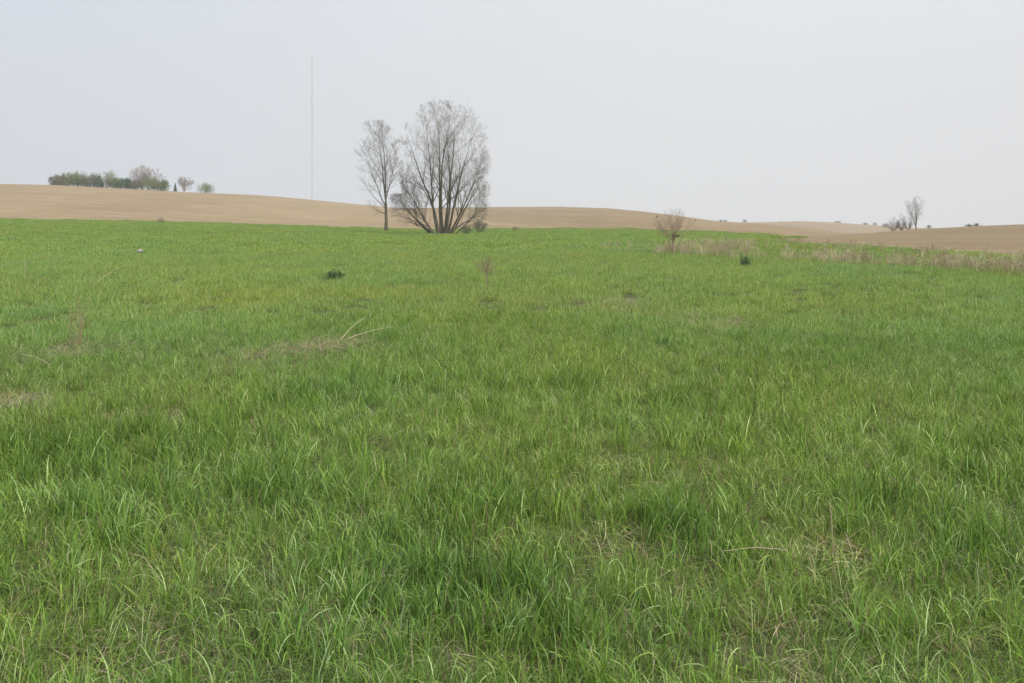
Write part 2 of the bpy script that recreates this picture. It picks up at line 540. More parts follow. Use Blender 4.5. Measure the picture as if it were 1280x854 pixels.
rng = np.random.default_rng(7)
pid = 0
NEAR, THATCH, TALL, MIDP, FARP = [], [], [], [], []
for k in range(7):      # near tufts: mixed green blades with some dead ones
    p = [blades(rng, 20, 0.075, (0.09, 0.23), (0.0026, 0.0062), 0.30, 0.70, 5, COLS, [5, 3, 2.6, 1.7, 2.2, 1.0, 0.6]),
         blades(rng, 12, 0.10, (0.05, 0.15), (0.002, 0.0045), 0.5, 0.6, 4, COLS, [4, 3, 2, 1, 1, 1.4, 1.2]),
         blades(rng, 3, 0.08, (0.12, 0.24), (0.003, 0.006), 0.45, 1.3, 7, COLS, [1, 0, 1, 1, 3, 1.2, 0.3])]
    proto(pid, p); NEAR.append(pid); pid += 1
for k in range(4):      # thatch: dead, lying, curled blades near the soil
    p = [blades(rng, 26, 0.13, (0.06, 0.20), (0.002, 0.0045), 0.35, 0.5, 4, COLS, [2.2, 2.0, 1.0, .6, 0.8, 2.1, 2.8], flat=0.9),
         blades(rng, 20, 0.13, (0.05, 0.14), (0.002, 0.0042), 0.4, 0.7, 4, COLS, [4, 3, 2, 1, 1.2, 0.8, 0.6])]
    proto(pid, p); THATCH.append(pid); pid += 1
STRAWP = []
for k in range(2):      # dead litter of the worn spots
    p = [blades(rng, 42, 0.17, (0.07, 0.24), (0.0025, 0.0055), 0.3, 0.5, 4, COLS, [.5, .5, .6, 0, 0.8, 5.0, 4.0], flat=1.15)]
    proto(pid, p); STRAWP.append(pid); pid += 1
for k in range(4):      # lush taller tufts
    p = [blades(rng, 26, 0.07, (0.15, 0.30), (0.004, 0.0085), 0.2, 0.45, 6, COLS, [5, 3, 1.2, 3, 0.9, 0.2, 0.1]),
         blades(rng, 14, 0.10, (0.08, 0.2), (0.003, 0.006), 0.4, 0.5, 4, COLS, [4, 4, 1, 2, 0.5, 0.4, 0.4])]
    proto(pid, p); TALL.append(pid); pid += 1
for k in range(6):      # half-metre patches for the middle distance
    p = [blades(rng, 430, 0.30, (0.06, 0.17), (0.004, 0.0075), 0.48, 0.60, 3, COLS, [5, 1.7, 3.6, 1.2, 2.2, 0.9, 0.4]),
         blades(rng, 50, 0.30, (0.12, 0.26), (0.004, 0.007), 0.2, 0.5, 4, COLS, [4, 2, 3, 2, 2.2, 0.8, 0.2])]
    proto(pid, p); MIDP.append(pid); pid += 1
for k in range(5):      # wide patches far out
    p = [blades(rng, 900, 0.95, (0.07, 0.18), (0.012, 0.024), 0.50, 0.50, 2, COLS, [5, 1.6, 3.4, 1.3, 2.2, 0.6, 0.3])]
    proto(pid, p); FARP.append(pid); pid += 1

# tall clumps and worn spots where the photo shows them (place on the ground, radius, strength)
lush = [((40, 575), 0.75, 1.0), ((120, 560), 0.5, 0.9), ((215, 580), 0.35, 0.6), ((165, 520), 0.3, 0.7), ((600, 745), 0.35, 1.0),
        ((520, 700), 0.3, 0.7), ((845, 675), 0.3, 0.8), ((720, 487), 0.35, 0.8), ((600, 640), 0.4, 0.5), ((1230, 560), 0.4, 0.5),
        ((1200, 700), 0.35, 0.6), ((700, 790), 0.3, 0.6), ((940, 425), 0.4, 0.6), ((380, 500), 0.5, 0.5), ((1060, 435), 0.4, 0.5),
        ((330, 630), 0.4, 0.5), ((1110, 640), 0.3, 0.5), ((860, 510), 0.5, 0.45)]
bare = [((400, 437), 0.55, 1.0), ((170, 525), 0.25, 1.0), ((790, 690), 0.25, 1.0), ((240, 700), 0.25, 0.8), ((90, 440), 0.5, 0.6),
        ((770, 383), 0.8, 0.9), ((900, 405), 1.0, 0.7), ((320, 450), 0.5, 0.5), ((1080, 700), 0.2, 0.6), ((10, 510), 0.4, 0.8),
        ((150, 800), 0.2, 0.8), ((840, 620), 0.3, 0.5), ((980, 690), 0.2, 0.6), ((480, 575), 0.3, 0.5), ((1000, 840), 0.2, 0.8)]
lushP = [(hit(*p)[:2], r, s) for p, r, s in lush]
bareP = [(hit(*p)[:2], r, s) for p, r, s in bare]

def field(x, y, spots):
    f = np.zeros_like(x)
    for (cx, cy), r, s in spots:
        d = np.hypot(x - cx, y - cy) / r
        f = np.maximum(f, s * np.exp(-d * d))
    return f

def in_meadow(x, y, margin=0.0):
    az = np.arctan2(x, y); r = np.hypot(x, y)
    lim = np.where(az < _an[0], rb_of(az), np.interp(az, _an, _rn))
    # beyond the right field's tongue the green strip goes on
    return r < lim - margin

def scatter(r0, r1, dens, seed, half=0.72):
    rg = np.random.default_rng(seed)
    area = half * (r1 * r1 - r0 * r0)
    n = int(area * dens)
    r = np.sqrt(rg.uniform(r0 * r0, r1 * r1, n)); az = rg.uniform(-half, half, n)
    return rg, np.sin(az) * r, np.cos(az) * r, r

pts, kinds, rots, scales, tints = [], [], [], [], []
def add_points(x, y, kind, rg, sc, tint, dz=0.0, zz=None):
    n = len(x)
    z = meadow_z(x, y) + dz if zz is None else zz
    pts.append(np.stack([x, y, z], 1)); kinds.append(kind)
    rots.append(np.stack([rg.normal(0, 0.06, n), rg.normal(0, 0.06, n), rg.uniform(0, 2 * math.pi, n)], 1))
    scales.append(sc); tints.append(tint)

def tint_of(rg, n, x, y, lushf):
    b = rg.uniform(0.88, 1.12, n)
    big = vnoise(x, y, 5.0, 71, 3)
    t = np.stack([b * (0.92 + 0.22 * big), b, b * (1.05 - 0.2 * big)], 1)
    t = t * (1 - 0.26 * lushf[:, None])
    t[:, 0] *= (1 - 0.08 * lushf)
    return t

# nearest: single tufts
rg, x, y, r = scatter(1.2, 13.5, 165, 21, 0.80)
lf = field(x, y, lushP); bf = field(x, y, bareP)
hn = vnoise(x, y, 1.1, 31, 3)
tn = vnoise(x, y, 0.45, 33, 2)
near = np.array(NEAR); th_ = np.array(THATCH); ta = np.array(TALL)
k = near[rg.integers(0, len(near), len(x))]
k = np.where((tn < 0.27) | (rg.random(len(x)) < 0.15 + bf * 0.75), th_[rg.integers(0, len(th_), len(x))], k)
k = np.where(rg.random(len(x)) < 0.05 + 0.12 * sstep((hn - 0.55) / 0.2) + lf * 0.5, ta[rg.integers(0, len(ta), len(x))], k)
fall = 0.95 - 0.22 * sstep((r - 5) / 8)
sc = (0.80 + 0.26 * hn) * rg.uniform(0.8, 1.15, len(x)) * fall * (1 + 0.12 * lf) * (1 - 0.35 * bf)
add_points(x, y, k, rg, sc, tint_of(rg, len(x), x, y, np.maximum(lf, sstep((hn - 0.6) / 0.2) * 0.25)))
# a fine understorey of short and dead blades between the tufts
rg, x, y, r = scatter(1.2, 12.5, 95, 25, 0.80)
f0 = 0 * x
add_points(x, y, th_[rg.integers(0, len(th_), len(x))], rg, rg.uniform(0.6, 1.05, len(x)), tint_of(rg, len(x), x, y, f0))
rg = np.random.default_rng(26)
for (cx, cy), rr_, st in bareP:
    n_ = int(70 * st * rr_ / 0.4) if math.hypot(cx, cy) > 6 else int(4 * st)
    x = cx + rg.normal(0, rr_ * .55, n_); y = cy + rg.normal(0, rr_ * .75, n_)
    add_points(x, y, np.array(STRAWP)[rg.integers(0, 2, n_)], rg, rg.uniform(.7, 1.3, n_), np.ones((n_, 3)) * rg.uniform(.8, 1.15, (n_, 1)), 0.02)
# middle
rg, x, y, r = scatter(11.5, 44, 7.5, 22, 0.80)
ok = in_meadow(x, y, 0.1); x, y, r = x[ok], y[ok], r[ok]
bf = field(x, y, bareP); ok = rg.random(len(x)) > bf * 0.7; x, y, r = x[ok], y[ok], r[ok]
lf = field(x, y, lushP)
hn = vnoise(x, y, 2.2, 35, 3)
sc = (0.62 + 0.62 * hn) * rg.uniform(0.85, 1.1, len(x)) * (1 + 0.5 * lf)
add_points(x, y, np.array(MIDP)[rg.integers(0, len(MIDP), len(x))], rg, sc, tint_of(rg, len(x), x, y, lf))
# far
rg, x, y, r = scatter(40, 135, 1.05, 23, 0.80)
ok = in_meadow(x, y, 0.3); x, y, r = x[ok], y[ok], r[ok]
hn = vnoise(x, y, 5, 37, 3)
sc = (0.7 + 0.6 * hn) * rg.uniform(0.85, 1.1, len(x))
edge = sstep((r - rb_of(np.arctan2(x, y)) + 9) / 6) * vnoise(x, y, 3, 88, 2)
sc = sc * (1 + 0.9 * edge)
add_points(x, y, np.array(FARP)[rg.integers(0, len(FARP), len(x))], rg, sc, tint_of(rg, len(x), x, y, 0 * x))
# the green strip behind the tongue of the right-hand field
rg, x, y, r = scatter(60, 92, 1.3, 24, 0.5)
az = np.arctan2(x, y)
ok = (az > az_of(940)) & (az < az_of(1003)) & (r > np.interp(az, _an, _rn) + 12 + 4 * vnoise(x, y, 5, 3)) & (r < rb_of(az))
x, y = x[ok], y[ok]
add_points(x, y, np.array(FARP)[rg.integers(0, len(FARP), len(x))], rg, np.full(len(x), 0.8), tint_of(rg, len(x), x, y, 0 * x), 0,
           np.maximum(meadow_z(x, y), np.where(np.arctan2(x, y) > RnA[0], R_z(np.arctan2(x, y), np.hypot(x, y)), -9)) + 0.04)

def instance_group(name, coll):
    ng = bpy.data.node_groups.new(name, 'GeometryNodeTree')
    ng.interface.new_socket("Geometry", in_out='INPUT', socket_type='NodeSocketGeometry')
    ng.interface.new_socket("Geometry", in_out='OUTPUT', socket_type='NodeSocketGeometry')
    N, Lk = ng.nodes, ng.links
    gi = N.new("NodeGroupInput"); go = N.new("NodeGroupOutput")
    ci = N.new("GeometryNodeCollectionInfo"); ci.inputs["Collection"].default_value = coll
    ci.inputs["Separate Children"].default_value = True; ci.inputs["Reset Children"].default_value = True
    ip = N.new("GeometryNodeInstanceOnPoints"); ip.inputs["Pick Instance"].default_value = True
    def attr(nm, ty):
        a = N.new("GeometryNodeInputNamedAttribute"); a.data_type = ty; a.inputs["Name"].default_value = nm
        return a.outputs["Attribute"]
    Lk.new(gi.outputs[0], ip.inputs["Points"]); Lk.new(ci.outputs[0], ip.inputs["Instance"])
    Lk.new(attr("which", 'INT'), ip.inputs["Instance Index"])
    er = N.new("FunctionNodeEulerToRotation"); Lk.new(attr("turn", 'FLOAT_VECTOR'), er.inputs[0])
    Lk.new(er.outputs[0], ip.inputs["Rotation"])
    Lk.new(attr("size", 'FLOAT_VECTOR'), ip.inputs["Scale"])
    Lk.new(ip.outputs[0], go.inputs[0])
    return ng

def instanced(name, coll, P, K, R, S, T):
    me = bpy.data.meshes.new(name)
    me.vertices.add(len(P)); me.vertices.foreach_set("co", P.astype(np.float32).ravel())
    me.attributes.new("which", 'INT', 'POINT').data.foreach_set("value", K.astype(np.int32))
    me.attributes.new("turn", 'FLOAT_VECTOR', 'POINT').data.foreach_set("vector", R.astype(np.float32).ravel())
    if S.ndim == 1: S = np.repeat(S[:, None], 3, 1)
    me.attributes.new("size", 'FLOAT_VECTOR', 'POINT').data.foreach_set("vector", S.astype(np.float32).ravel())
    me.attributes.new("tint", 'FLOAT_COLOR', 'POINT').data.foreach_set("color",
        np.concatenate([T, np.ones((len(T), 1))], 1).astype(np.float32).ravel())
    o = bpy.data.objects.new(name, me); scene.collection.objects.link(o)
    md = o.modifiers.new("instances", 'NODES'); md.node_group = instance_group(name, coll)
    return o

P = np.concatenate(pts); K = np.concatenate(kinds); R = np.concatenate(rots); S = np.concatenate(scales); T = np.concatenate(tints)
go_ = instanced("meadow_grass", protos, P, K, R, S, T)
go_["kind"] = "stuff"; go_["label"] = "long green meadow grass with dead blades mixed in, covering the field"; go_["category"] = "grass"
print("grass points", len(P))

# ------------------------------------------------------------ tubes and trees
def tubes(lines, sides):
    Vs, Fs = [], []; off = 0
    ca = np.cos(np.arange(sides) * 2 * math.pi / sides); sa = np.sin(np.arange(sides) * 2 * math.pi / sides)
    for pts_, rad in lines:
        p = np.asarray(pts_); n = len(p)
        d = np.empty_like(p); d[1:-1] = p[2:] - p[:-2]; d[0] = p[1] - p[0]; d[-1] = p[-1] - p[-2]
        d /= np.linalg.norm(d, axis=1)[:, None] + 1e-9
        ref = np.array([1.0, 0, 0]) if abs(d[0][0]) < 0.8 else np.array([0, 1.0, 0])
        a = np.cross(d, ref); a /= np.linalg.norm(a, axis=1)[:, None] + 1e-9
        b = np.cross(d, a)
        rr = np.asarray(rad)[:, None, None]
        ring = p[:, None, :] + rr * (a[:, None, :] * ca[None, :, None] + b[:, None, :] * sa[None, :, None])
        Vs.append(ring.reshape(-1, 3))
        i = np.arange(n - 1)[:, None] * sides; j = np.arange(sides)[None, :]; j2 = (j + 1) % sides
        Fs.append((np.stack([i + j, i + j2, i + sides + j2, i + sides + j], -1).reshape(-1, 4)) + off)
        off += n * sides
    return np.concatenate(Vs), np.concatenate(Fs)

def rot_dir(d, ang, spin):
    ref = np.array([0, 0, 1.0]) if abs(d[2]) < 0.9 else np.array([1.0, 0, 0])
    a = np.cross(d, ref); a /= np.linalg.norm(a); b = np.cross(d, a)
    v = d * math.cos(ang) + (a * math.cos(spin) + b * math.sin(spin)) * math.sin(ang)
    return v / np.linalg.norm(v)

class Tree:
    def __init__(s, seed, inside, nch, ratio, ang, trop, jit, segs, minr=0.006, tip=0.25, thin=0.5):
        s.thin = thin
        s.r = random.Random(seed); s.inside = inside; s.nch = nch; s.ratio = ratio; s.ang = ang
        s.trop = trop; s.jit = jit; s.segs = segs; s.lv = {}; s.minr = minr; s.tip = tip
    def grow(s, p, d, L, r, lvl, t0=0.2):
        g = s.r; n = s.segs[lvl]
        p = np.array(p, float); d = np.array(d, float); d /= np.linalg.norm(d)
        # shorten until the tip stays within the crown
        for _ in range(8 if lvl else 0):
            e = p + d * L * 0.9 + np.array([0, 0, s.trop[lvl] * L * 0.3])
            if s.inside(e): break
            L *= 0.82
        if L < 0.12 * s.tip: return
        P = [p.copy()]; Rr = [r]; D = [d.copy()]
        for k in range(n):
            d = d + np.array([g.gauss(0, s.jit[lvl]), g.gauss(0, s.jit[lvl]), g.gauss(0, s.jit[lvl]) + s.trop[lvl]])
            d /= np.linalg.norm(d)
            p = p + d * L / n
            t = (k + 1) / n
            if lvl == 0 and t > 0.35 and not s.inside(p): break
            P.append(p.copy()); D.append(d.copy()); Rr.append(max(r * (1 - t) ** 1.15 + r * 0.08 * (t < 1), s.minr * 0.6))
        if lvl == 0 and len(P) - 1 < n:
            n = len(P) - 1
            Rr = [max(r * (1 - k / n) ** 1.1, s.minr * 0.6) for k in range(n + 1)]
        s.lv.setdefault(lvl, []).append((P, Rr))
        if lvl + 1 < len(s.segs):
            nc = s.nch[lvl]
            nc = max(1, int(round(nc * g.uniform(0.75, 1.25))))
            spin = g.uniform(0, 6.28)
            for c in range(nc):
                t = t0 + (1 - t0) * (c + g.random()) / nc
                f = t * n; k = min(int(f), n - 1); q = f - k
                pp = P[k] * (1 - q) + P[k + 1] * q
                dd = D[k + 1]
                spin += 2.4 + g.uniform(-0.5, 0.5)
                cd = rot_dir(dd, math.radians(s.ang[lvl]) * g.uniform(0.65, 1.3), spin)
                rr_ = Rr[k] * (1 - q) + Rr[k + 1] * q
                s.grow(pp, cd, L * s.ratio[lvl] * (1 - 0.55 * t) * g.uniform(0.7, 1.2), max(rr_ * s.thin, s.minr), lvl + 1, 0.12)

def leaf_cloud(rg, centres, n, spread, size):
    """n little leaf triangles-as-quads scattered round the given points"""
    c = centres[rg.integers(0, len(centres), n)] + rg.normal(0, spread, (n, 3))
    a = rg.normal(0, 1, (n, 3)); a /= np.linalg.norm(a, axis=1)[:, None]
    b = np.cross(a, rg.normal(0, 1, (n, 3))); b /= np.linalg.norm(b, axis=1)[:, None]
    s = rg.uniform(0.6, 1.4, (n, 1)) * size
    V = np.stack([c - a * s, c + b * s * 0.5, c + a * s, c - b * s * 0.5], 1).reshape(-1, 3)
    F = np.arange(4 * n).reshape(-1, 4)
    return V, F

# --- the big multi-stemmed tree
def make_big_tree():
    bx, by, bz = hit(553, 293.5)
    r = math.hypot(bx, by); m = r / 1000.0 * 1.0
    print("big tree at", bx, by, bz, r)
    H = elev(553, 127) * r + EYE - bz
    t = thing("bare_tree", "big leafless tree with many stems fanning up from one base at the field edge", "tree", (bx, by, bz))
    def inside(p):
        x, y, z = p
        if z < 0.4: return False
        if 1.0 < z < 4.6 and abs(y) < 2.5 and -5.9 < x < 5.0: return True
        zc = 0.56 * H
        c = (0.46 * H) if z > zc else 0.60 * H
        a = 6.0 * m * 10 if x > 0 else 5.3 * m * 10
        k = (abs(z - zc) / c) ** 2.9 + (math.hypot(x / a, y / 5.2 / (m * 10))) ** 2.0
        return k < 1.0 - 0.10 * math.sin(x * 2.1 + y) * math.sin(z * 1.7)
    T = Tree(114, inside, [12, 8, 9], [0.42, 0.54, 0.66], [36, 38, 40], [0.022, 0.04, 0.035, 0.02], [0.05, 0.09, 0.13, 0.16],
             [16, 6, 4, 3], 0.0075)
    specs = []
    for tilt, hl, rad in ((-44, .60, .15), (-34, .76, .15), (-27, .86, .18), (-19, .95, .17), (-12, 1.0, .22), (-6, 1.02, .16), (1, 1.03, .22),
                          (7, 1.02, .17), (13, 1.0, .20), (20, .96, .20), (27, .88, .17), (35, .76, .16), (45, .55, .12)):
        specs.append((tilt / 44 * 0.85, 0.3 * math.sin(tilt * 1.7), tilt, hl, rad))
    g = random.Random(3)
    stems = []
    for sx, sy, tilt, hl, rad in specs:
        a = math.radians(tilt); yy = math.radians(g.uniform(-14, 14))
        n0 = len(T.lv.get(1, []))
        T.grow((sx * 1.3, sy, -0.25), (math.sin(a), math.sin(yy), math.cos(a)), H * 1.12, rad * 0.78, 0, 0.18)
    T.grow((-0.9, 0.1, -0.2), (-1.0, 0.1, 0.8), 6.6, 0.14, 1, 0.25)
    T.grow((1.0, 0.0, 0.3), (1.0, 0.1, 0.55), 4.6, 0.09, 1, 0.25)
    for st in T.lv[0]:
        mesh_obj("stem", *tubes([st], 8), M_bark, t, smooth=True)
    for ln in T.lv[1]:
        mesh_obj("limb", *tubes([ln], 5), M_bark, t, smooth=True)
    o = mesh_obj("branches", *tubes(T.lv[2], 4), M_twig, t); o["kind"] = "stuff"
    o = mesh_obj("twigs", *tubes(T.lv[3], 3), M_twig, t); o["kind"] = "stuff"
    rg = np.random.default_rng(5)
    tips = np.array([ln[0][-1] for ln in T.lv[3]])
    low = tips[(tips[:, 0] > 1.6) & (tips[:, 2] < 0.42 * H)]
    print("big tree twigs", len(T.lv[2]), len(tips), "H", H, len(low))
    extra = np.stack([rg.uniform(2.2, 5.0, 60), rg.uniform(-1.5, 1.5, 60), rg.uniform(1.2, 4.0, 60)], 1)
    V, F = leaf_cloud(rg, np.concatenate([low[::3], extra]), 1500, 0.25, 0.045)
    o = mesh_obj("new_leaves", V, F, M_leaf_yellow, t); o["kind"] = "stuff"
    V, F = leaf_cloud(rg, tips, 6000, 0.12, 0.022)
    o = mesh_obj("buds", V, F, M_twig_pink, t); o["kind"] = "stuff"
make_big_tree()

def make_slim_tree():
    bx, by, bz = hit(482.5, 289.3)
    r = math.hypot(bx, by); m = r / 1000.0
    H = elev(470, 146) * r + EYE - bz
    print("slim tree", r, H)
    t = thing("bare_tree", "slender leafless tree with one trunk forking low, left of the big tree", "tree", (bx, by, bz))
    def inside(p):
        x, y, z = p
        if z < 1.2: return False
        zc = 0.56 * H; c = 0.45 * H if z > zc else 0.5 * H
        cx = -8 * m - (2.0 * m if z > zc else 0)
        a = 31 * m
        return (abs(z - zc) / c) ** 2.2 + ((x - cx) / a) ** 2 + (y / (24 * m)) ** 2 < 1.0 - 0.12 * math.sin(z * 1.9 + x)
    T = Tree(17, inside, [13, 9, 8], [0.44, 0.55, 0.6], [34, 36, 40], [0.02, 0.03, 0.02, 0.0], [0.035, 0.07, 0.11, 0.14],
             [10, 6, 4, 3], 0.008)
    trunk = ([np.array([0, 0, -0.3]), np.array([0.03, 0, 1.2]), np.array([0.0, 0, 2.6]), np.array([-0.02, 0, 3.7])], [0.25, 0.20, 0.175, 0.16])
    mesh_obj("trunk", *tubes([trunk], 10), M_bark, t, smooth=True)
    T.grow((-0.02, 0, 3.5), (0.04, 0.04, 1), H * 0.9, 0.12, 0, 0.12)
    T.grow((0.0, 0, 3.4), (-0.16, -0.02, 1), H * 0.9, 0.11, 0, 0.12)
    T.grow((0.0, 0, 3.0), (-0.38, 0.1, 1), H * 0.55, 0.07, 0, 0.15)
    T.grow((0.0, 0, 4.0), (0.22, -0.1, 1), H * 0.5, 0.06, 0, 0.15)
    T.grow((-0.1, 0, 2.3), (-0.95, 0.0, 0.28), 2.4, 0.06, 1, 0.2)
    T.grow((0.0, 0, 2.9), (-0.8, 0.1, 0.75), 5.2, 0.05, 1, 0.1)
    for st in T.lv[0]: mesh_obj("stem", *tubes([st], 7), M_bark, t, smooth=True)
    for ln in T.lv[1]: mesh_obj("limb", *tubes([ln], 4), M_bark, t, smooth=True)
    o = mesh_obj("branches", *tubes(T.lv[2], 3), M_twig, t); o["kind"] = "stuff"
    o = mesh_obj("twigs", *tubes(T.lv[3], 3), M_twig, t); o["kind"] = "stuff"
make_slim_tree()

def ground_any(u, v):
    return hit(u, v)

# --- low scrub at the foot of the big tree
def scrub(name, label, cat, pos, w, h, seed, mat_twig, mat_leaf, nstem=22, nleaf=500, lsize=0.03, thick=0.012, group=None, nch=(5, 4)):
    t = thing(name, label, cat, pos, group)
    rgp = random.Random(seed)
    def inside(p): return (p[0] / (w / 2)) ** 2 + (p[1] / (w / 2)) ** 2 + (p[2] / h) ** 2 < 1.0 and p[2] > -0.1
    T = Tree(seed, inside, list(nch), [0.5, 0.5], [32, 36], [0.05, 0.05, 0.03], [0.08, 0.12, 0.15], [5, 4, 3], thick * 0.35, 0.1)
    for k in range(nstem):
        a = rgp.uniform(0, 6.28); tl = rgp.uniform(0.05, 1.0)
        T.grow((math.cos(a) * w * 0.08, math.sin(a) * w * 0.08, -0.03), (math.cos(a) * tl, math.sin(a) * tl, 1), h * rgp.uniform(0.8, 1.15), thick, 0, 0.15)
    o = mesh_obj("stems", *tubes(T.lv[0], 4), mat_twig, t); o["kind"] = "stuff"
    o = mesh_obj("twigs", *tubes(T.lv.get(1, []) + T.lv.get(2, []), 3), mat_twig, t); o["kind"] = "stuff"
    if nleaf:
        rg = np.random.default_rng(seed)
        tips = np.array([ln[0][-1] for ln in T.lv.get(2, T.lv[1])] + [ln[0][-1] for ln in T.lv[1]])
        V, F = leaf_cloud(rg, tips, nleaf, w * 0.03, lsize)
        o = mesh_obj("leaves", V, F, mat_leaf, t); o["kind"] = "stuff"
    return t

scrub("shrub", "low brown-green shrub growing just right of the big tree's base", "shrub", hit(600, 291), 2.6, 1.7, 61, M_twig, M_leaf_greybush, 26, 1800, 0.05, 0.02)
scrub("shrub", "thin low shrub close under the right side of the big tree", "shrub", hit(583, 293), 2.0, 1.0, 62, M_twig, M_leaf_olive, 18, 900, 0.045, 0.018)
scrub("shrub", "small reddish bare bush at the far meadow edge, right of the big tree", "shrub", hit(645, 289.3), 2.2, 0.75, 63, M_bark_red, M_leaf_olive, 22, 0, 0.04, 0.018)
scrub("shrub", "tiny brown bush at the meadow's far edge below the left hill", "shrub", hit(201, 280), 1.5, 1.0, 64, M_bark_red, M_leaf_olive, 18, 0, 0.04, 0.02)

# --- small bare tree on the right with dense twig knots
def make_small_tree():
    bx, by, bz = hit(841, 319)
    r = math.hypot(bx, by); m = r / 1000.0
    H = elev(848, 262) * r + EYE - bz
    print("small tree", r, H)
    t = thing("small_tree", "small leafless reddish-brown tree standing at the left end of the dead weeds", "tree", (bx, by, bz))
    def inside(p):
        x, y, z = p
        return (abs(z - 0.60 * H) / (0.44 * H)) ** 2.0 + ((x - 4 * m) / (31 * m)) ** 2 + (y / (26 * m)) ** 2 < 1.0
    T = Tree(29, inside, [5, 4, 3], [0.6, 0.55, 0.5], [30, 32, 34], [0.06, 0.08, 0.06, 0.03], [0.05, 0.08, 0.12, 0.15], [7, 5, 4, 3], 0.0032, 0.2)
    tr = ([np.array([0, 0, -.05]), np.array([0.01, 0, .12 * H]), np.array([0.03, 0, .27 * H]), np.array([0.05, 0, .42 * H])], [0.034, 0.028, 0.025, 0.020])
    tr2 = ([np.array([0.05, 0.02, -.05]), np.array([0.06, 0.02, .13 * H]), np.array([-0.02, 0.03, .3 * H]), np.array([-0.03, 0.02, .42 * H])], [0.026, 0.022, 0.019, 0.015])
    mesh_obj("trunk", *tubes([tr], 8), M_bark_red, t, smooth=True)
    mesh_obj("trunk", *tubes([tr2], 8), M_bark_red, t, smooth=True)
    g = random.Random(8)
    for k in range(20):
        a = k * 2.4; tl = g.uniform(0.1, 2.0)
        T.grow((0.03, 0.0, H * g.uniform(0.30, 0.44)), (math.cos(a) * tl, math.sin(a) * tl, 1), H * g.uniform(0.50, 0.72), 0.013, 0, 0.15)
    for k in range(9):
        a = g.uniform(0, 6.28)
        T.grow((0.03 + g.gauss(0, .07), g.gauss(0, .05), 0.0), (math.cos(a) * .55, math.sin(a) * .4, 1), H * 0.95, 0.010, 1, 0.3)
    for st in T.lv[0]: mesh_obj("limb", *tubes([st], 5), M_bark_red, t)
    o = mesh_obj("branches", *tubes(T.lv[1], 4), M_bark_red, t); o["kind"] = "stuff"
    o = mesh_obj("twigs", *tubes(T.lv[2] + T.lv[3], 3), M_bark_red, t); o["kind"] = "stuff"
    # matted knots of twigs in the forks
    for cx, cz, s in ((0.07, 0.42 * H, 0.085), (0.25, 0.42 * H, 0.07)):
        lines = []
        for k in range(150):
            c = np.array([g.gauss(0, s * .35), g.gauss(0, s * .35), g.gauss(0, s * .28)])
            d = rot_dir(np.array([1.0, 0, 0]), g.uniform(0, 3.1), g.uniform(0, 6.28)) * s * 0.6
            lines.append(([c - d, c + np.array([0, 0, g.uniform(-.01, .01)]), c + d], [0.003, 0.005, 0.003]))
        mesh_obj("limb", *tubes([([np.array([0.02, 0, .3 * H]), np.array([cx * .6, 0, cz - .06]), np.array([cx, 0, cz]), np.array([cx * 1.5 + .05, 0.03, cz + .3])], [.018, .015, .012, .006])], 5), M_bark_red, t)
        o = mesh_obj("twig_knot", *tubes(lines, 3), M_bark, t, loc=(cx, 0, cz))
        o["label"] = "dark matted knot of twigs in a fork"
    return t, H, m
st_, sH, sm = make_small_tree()

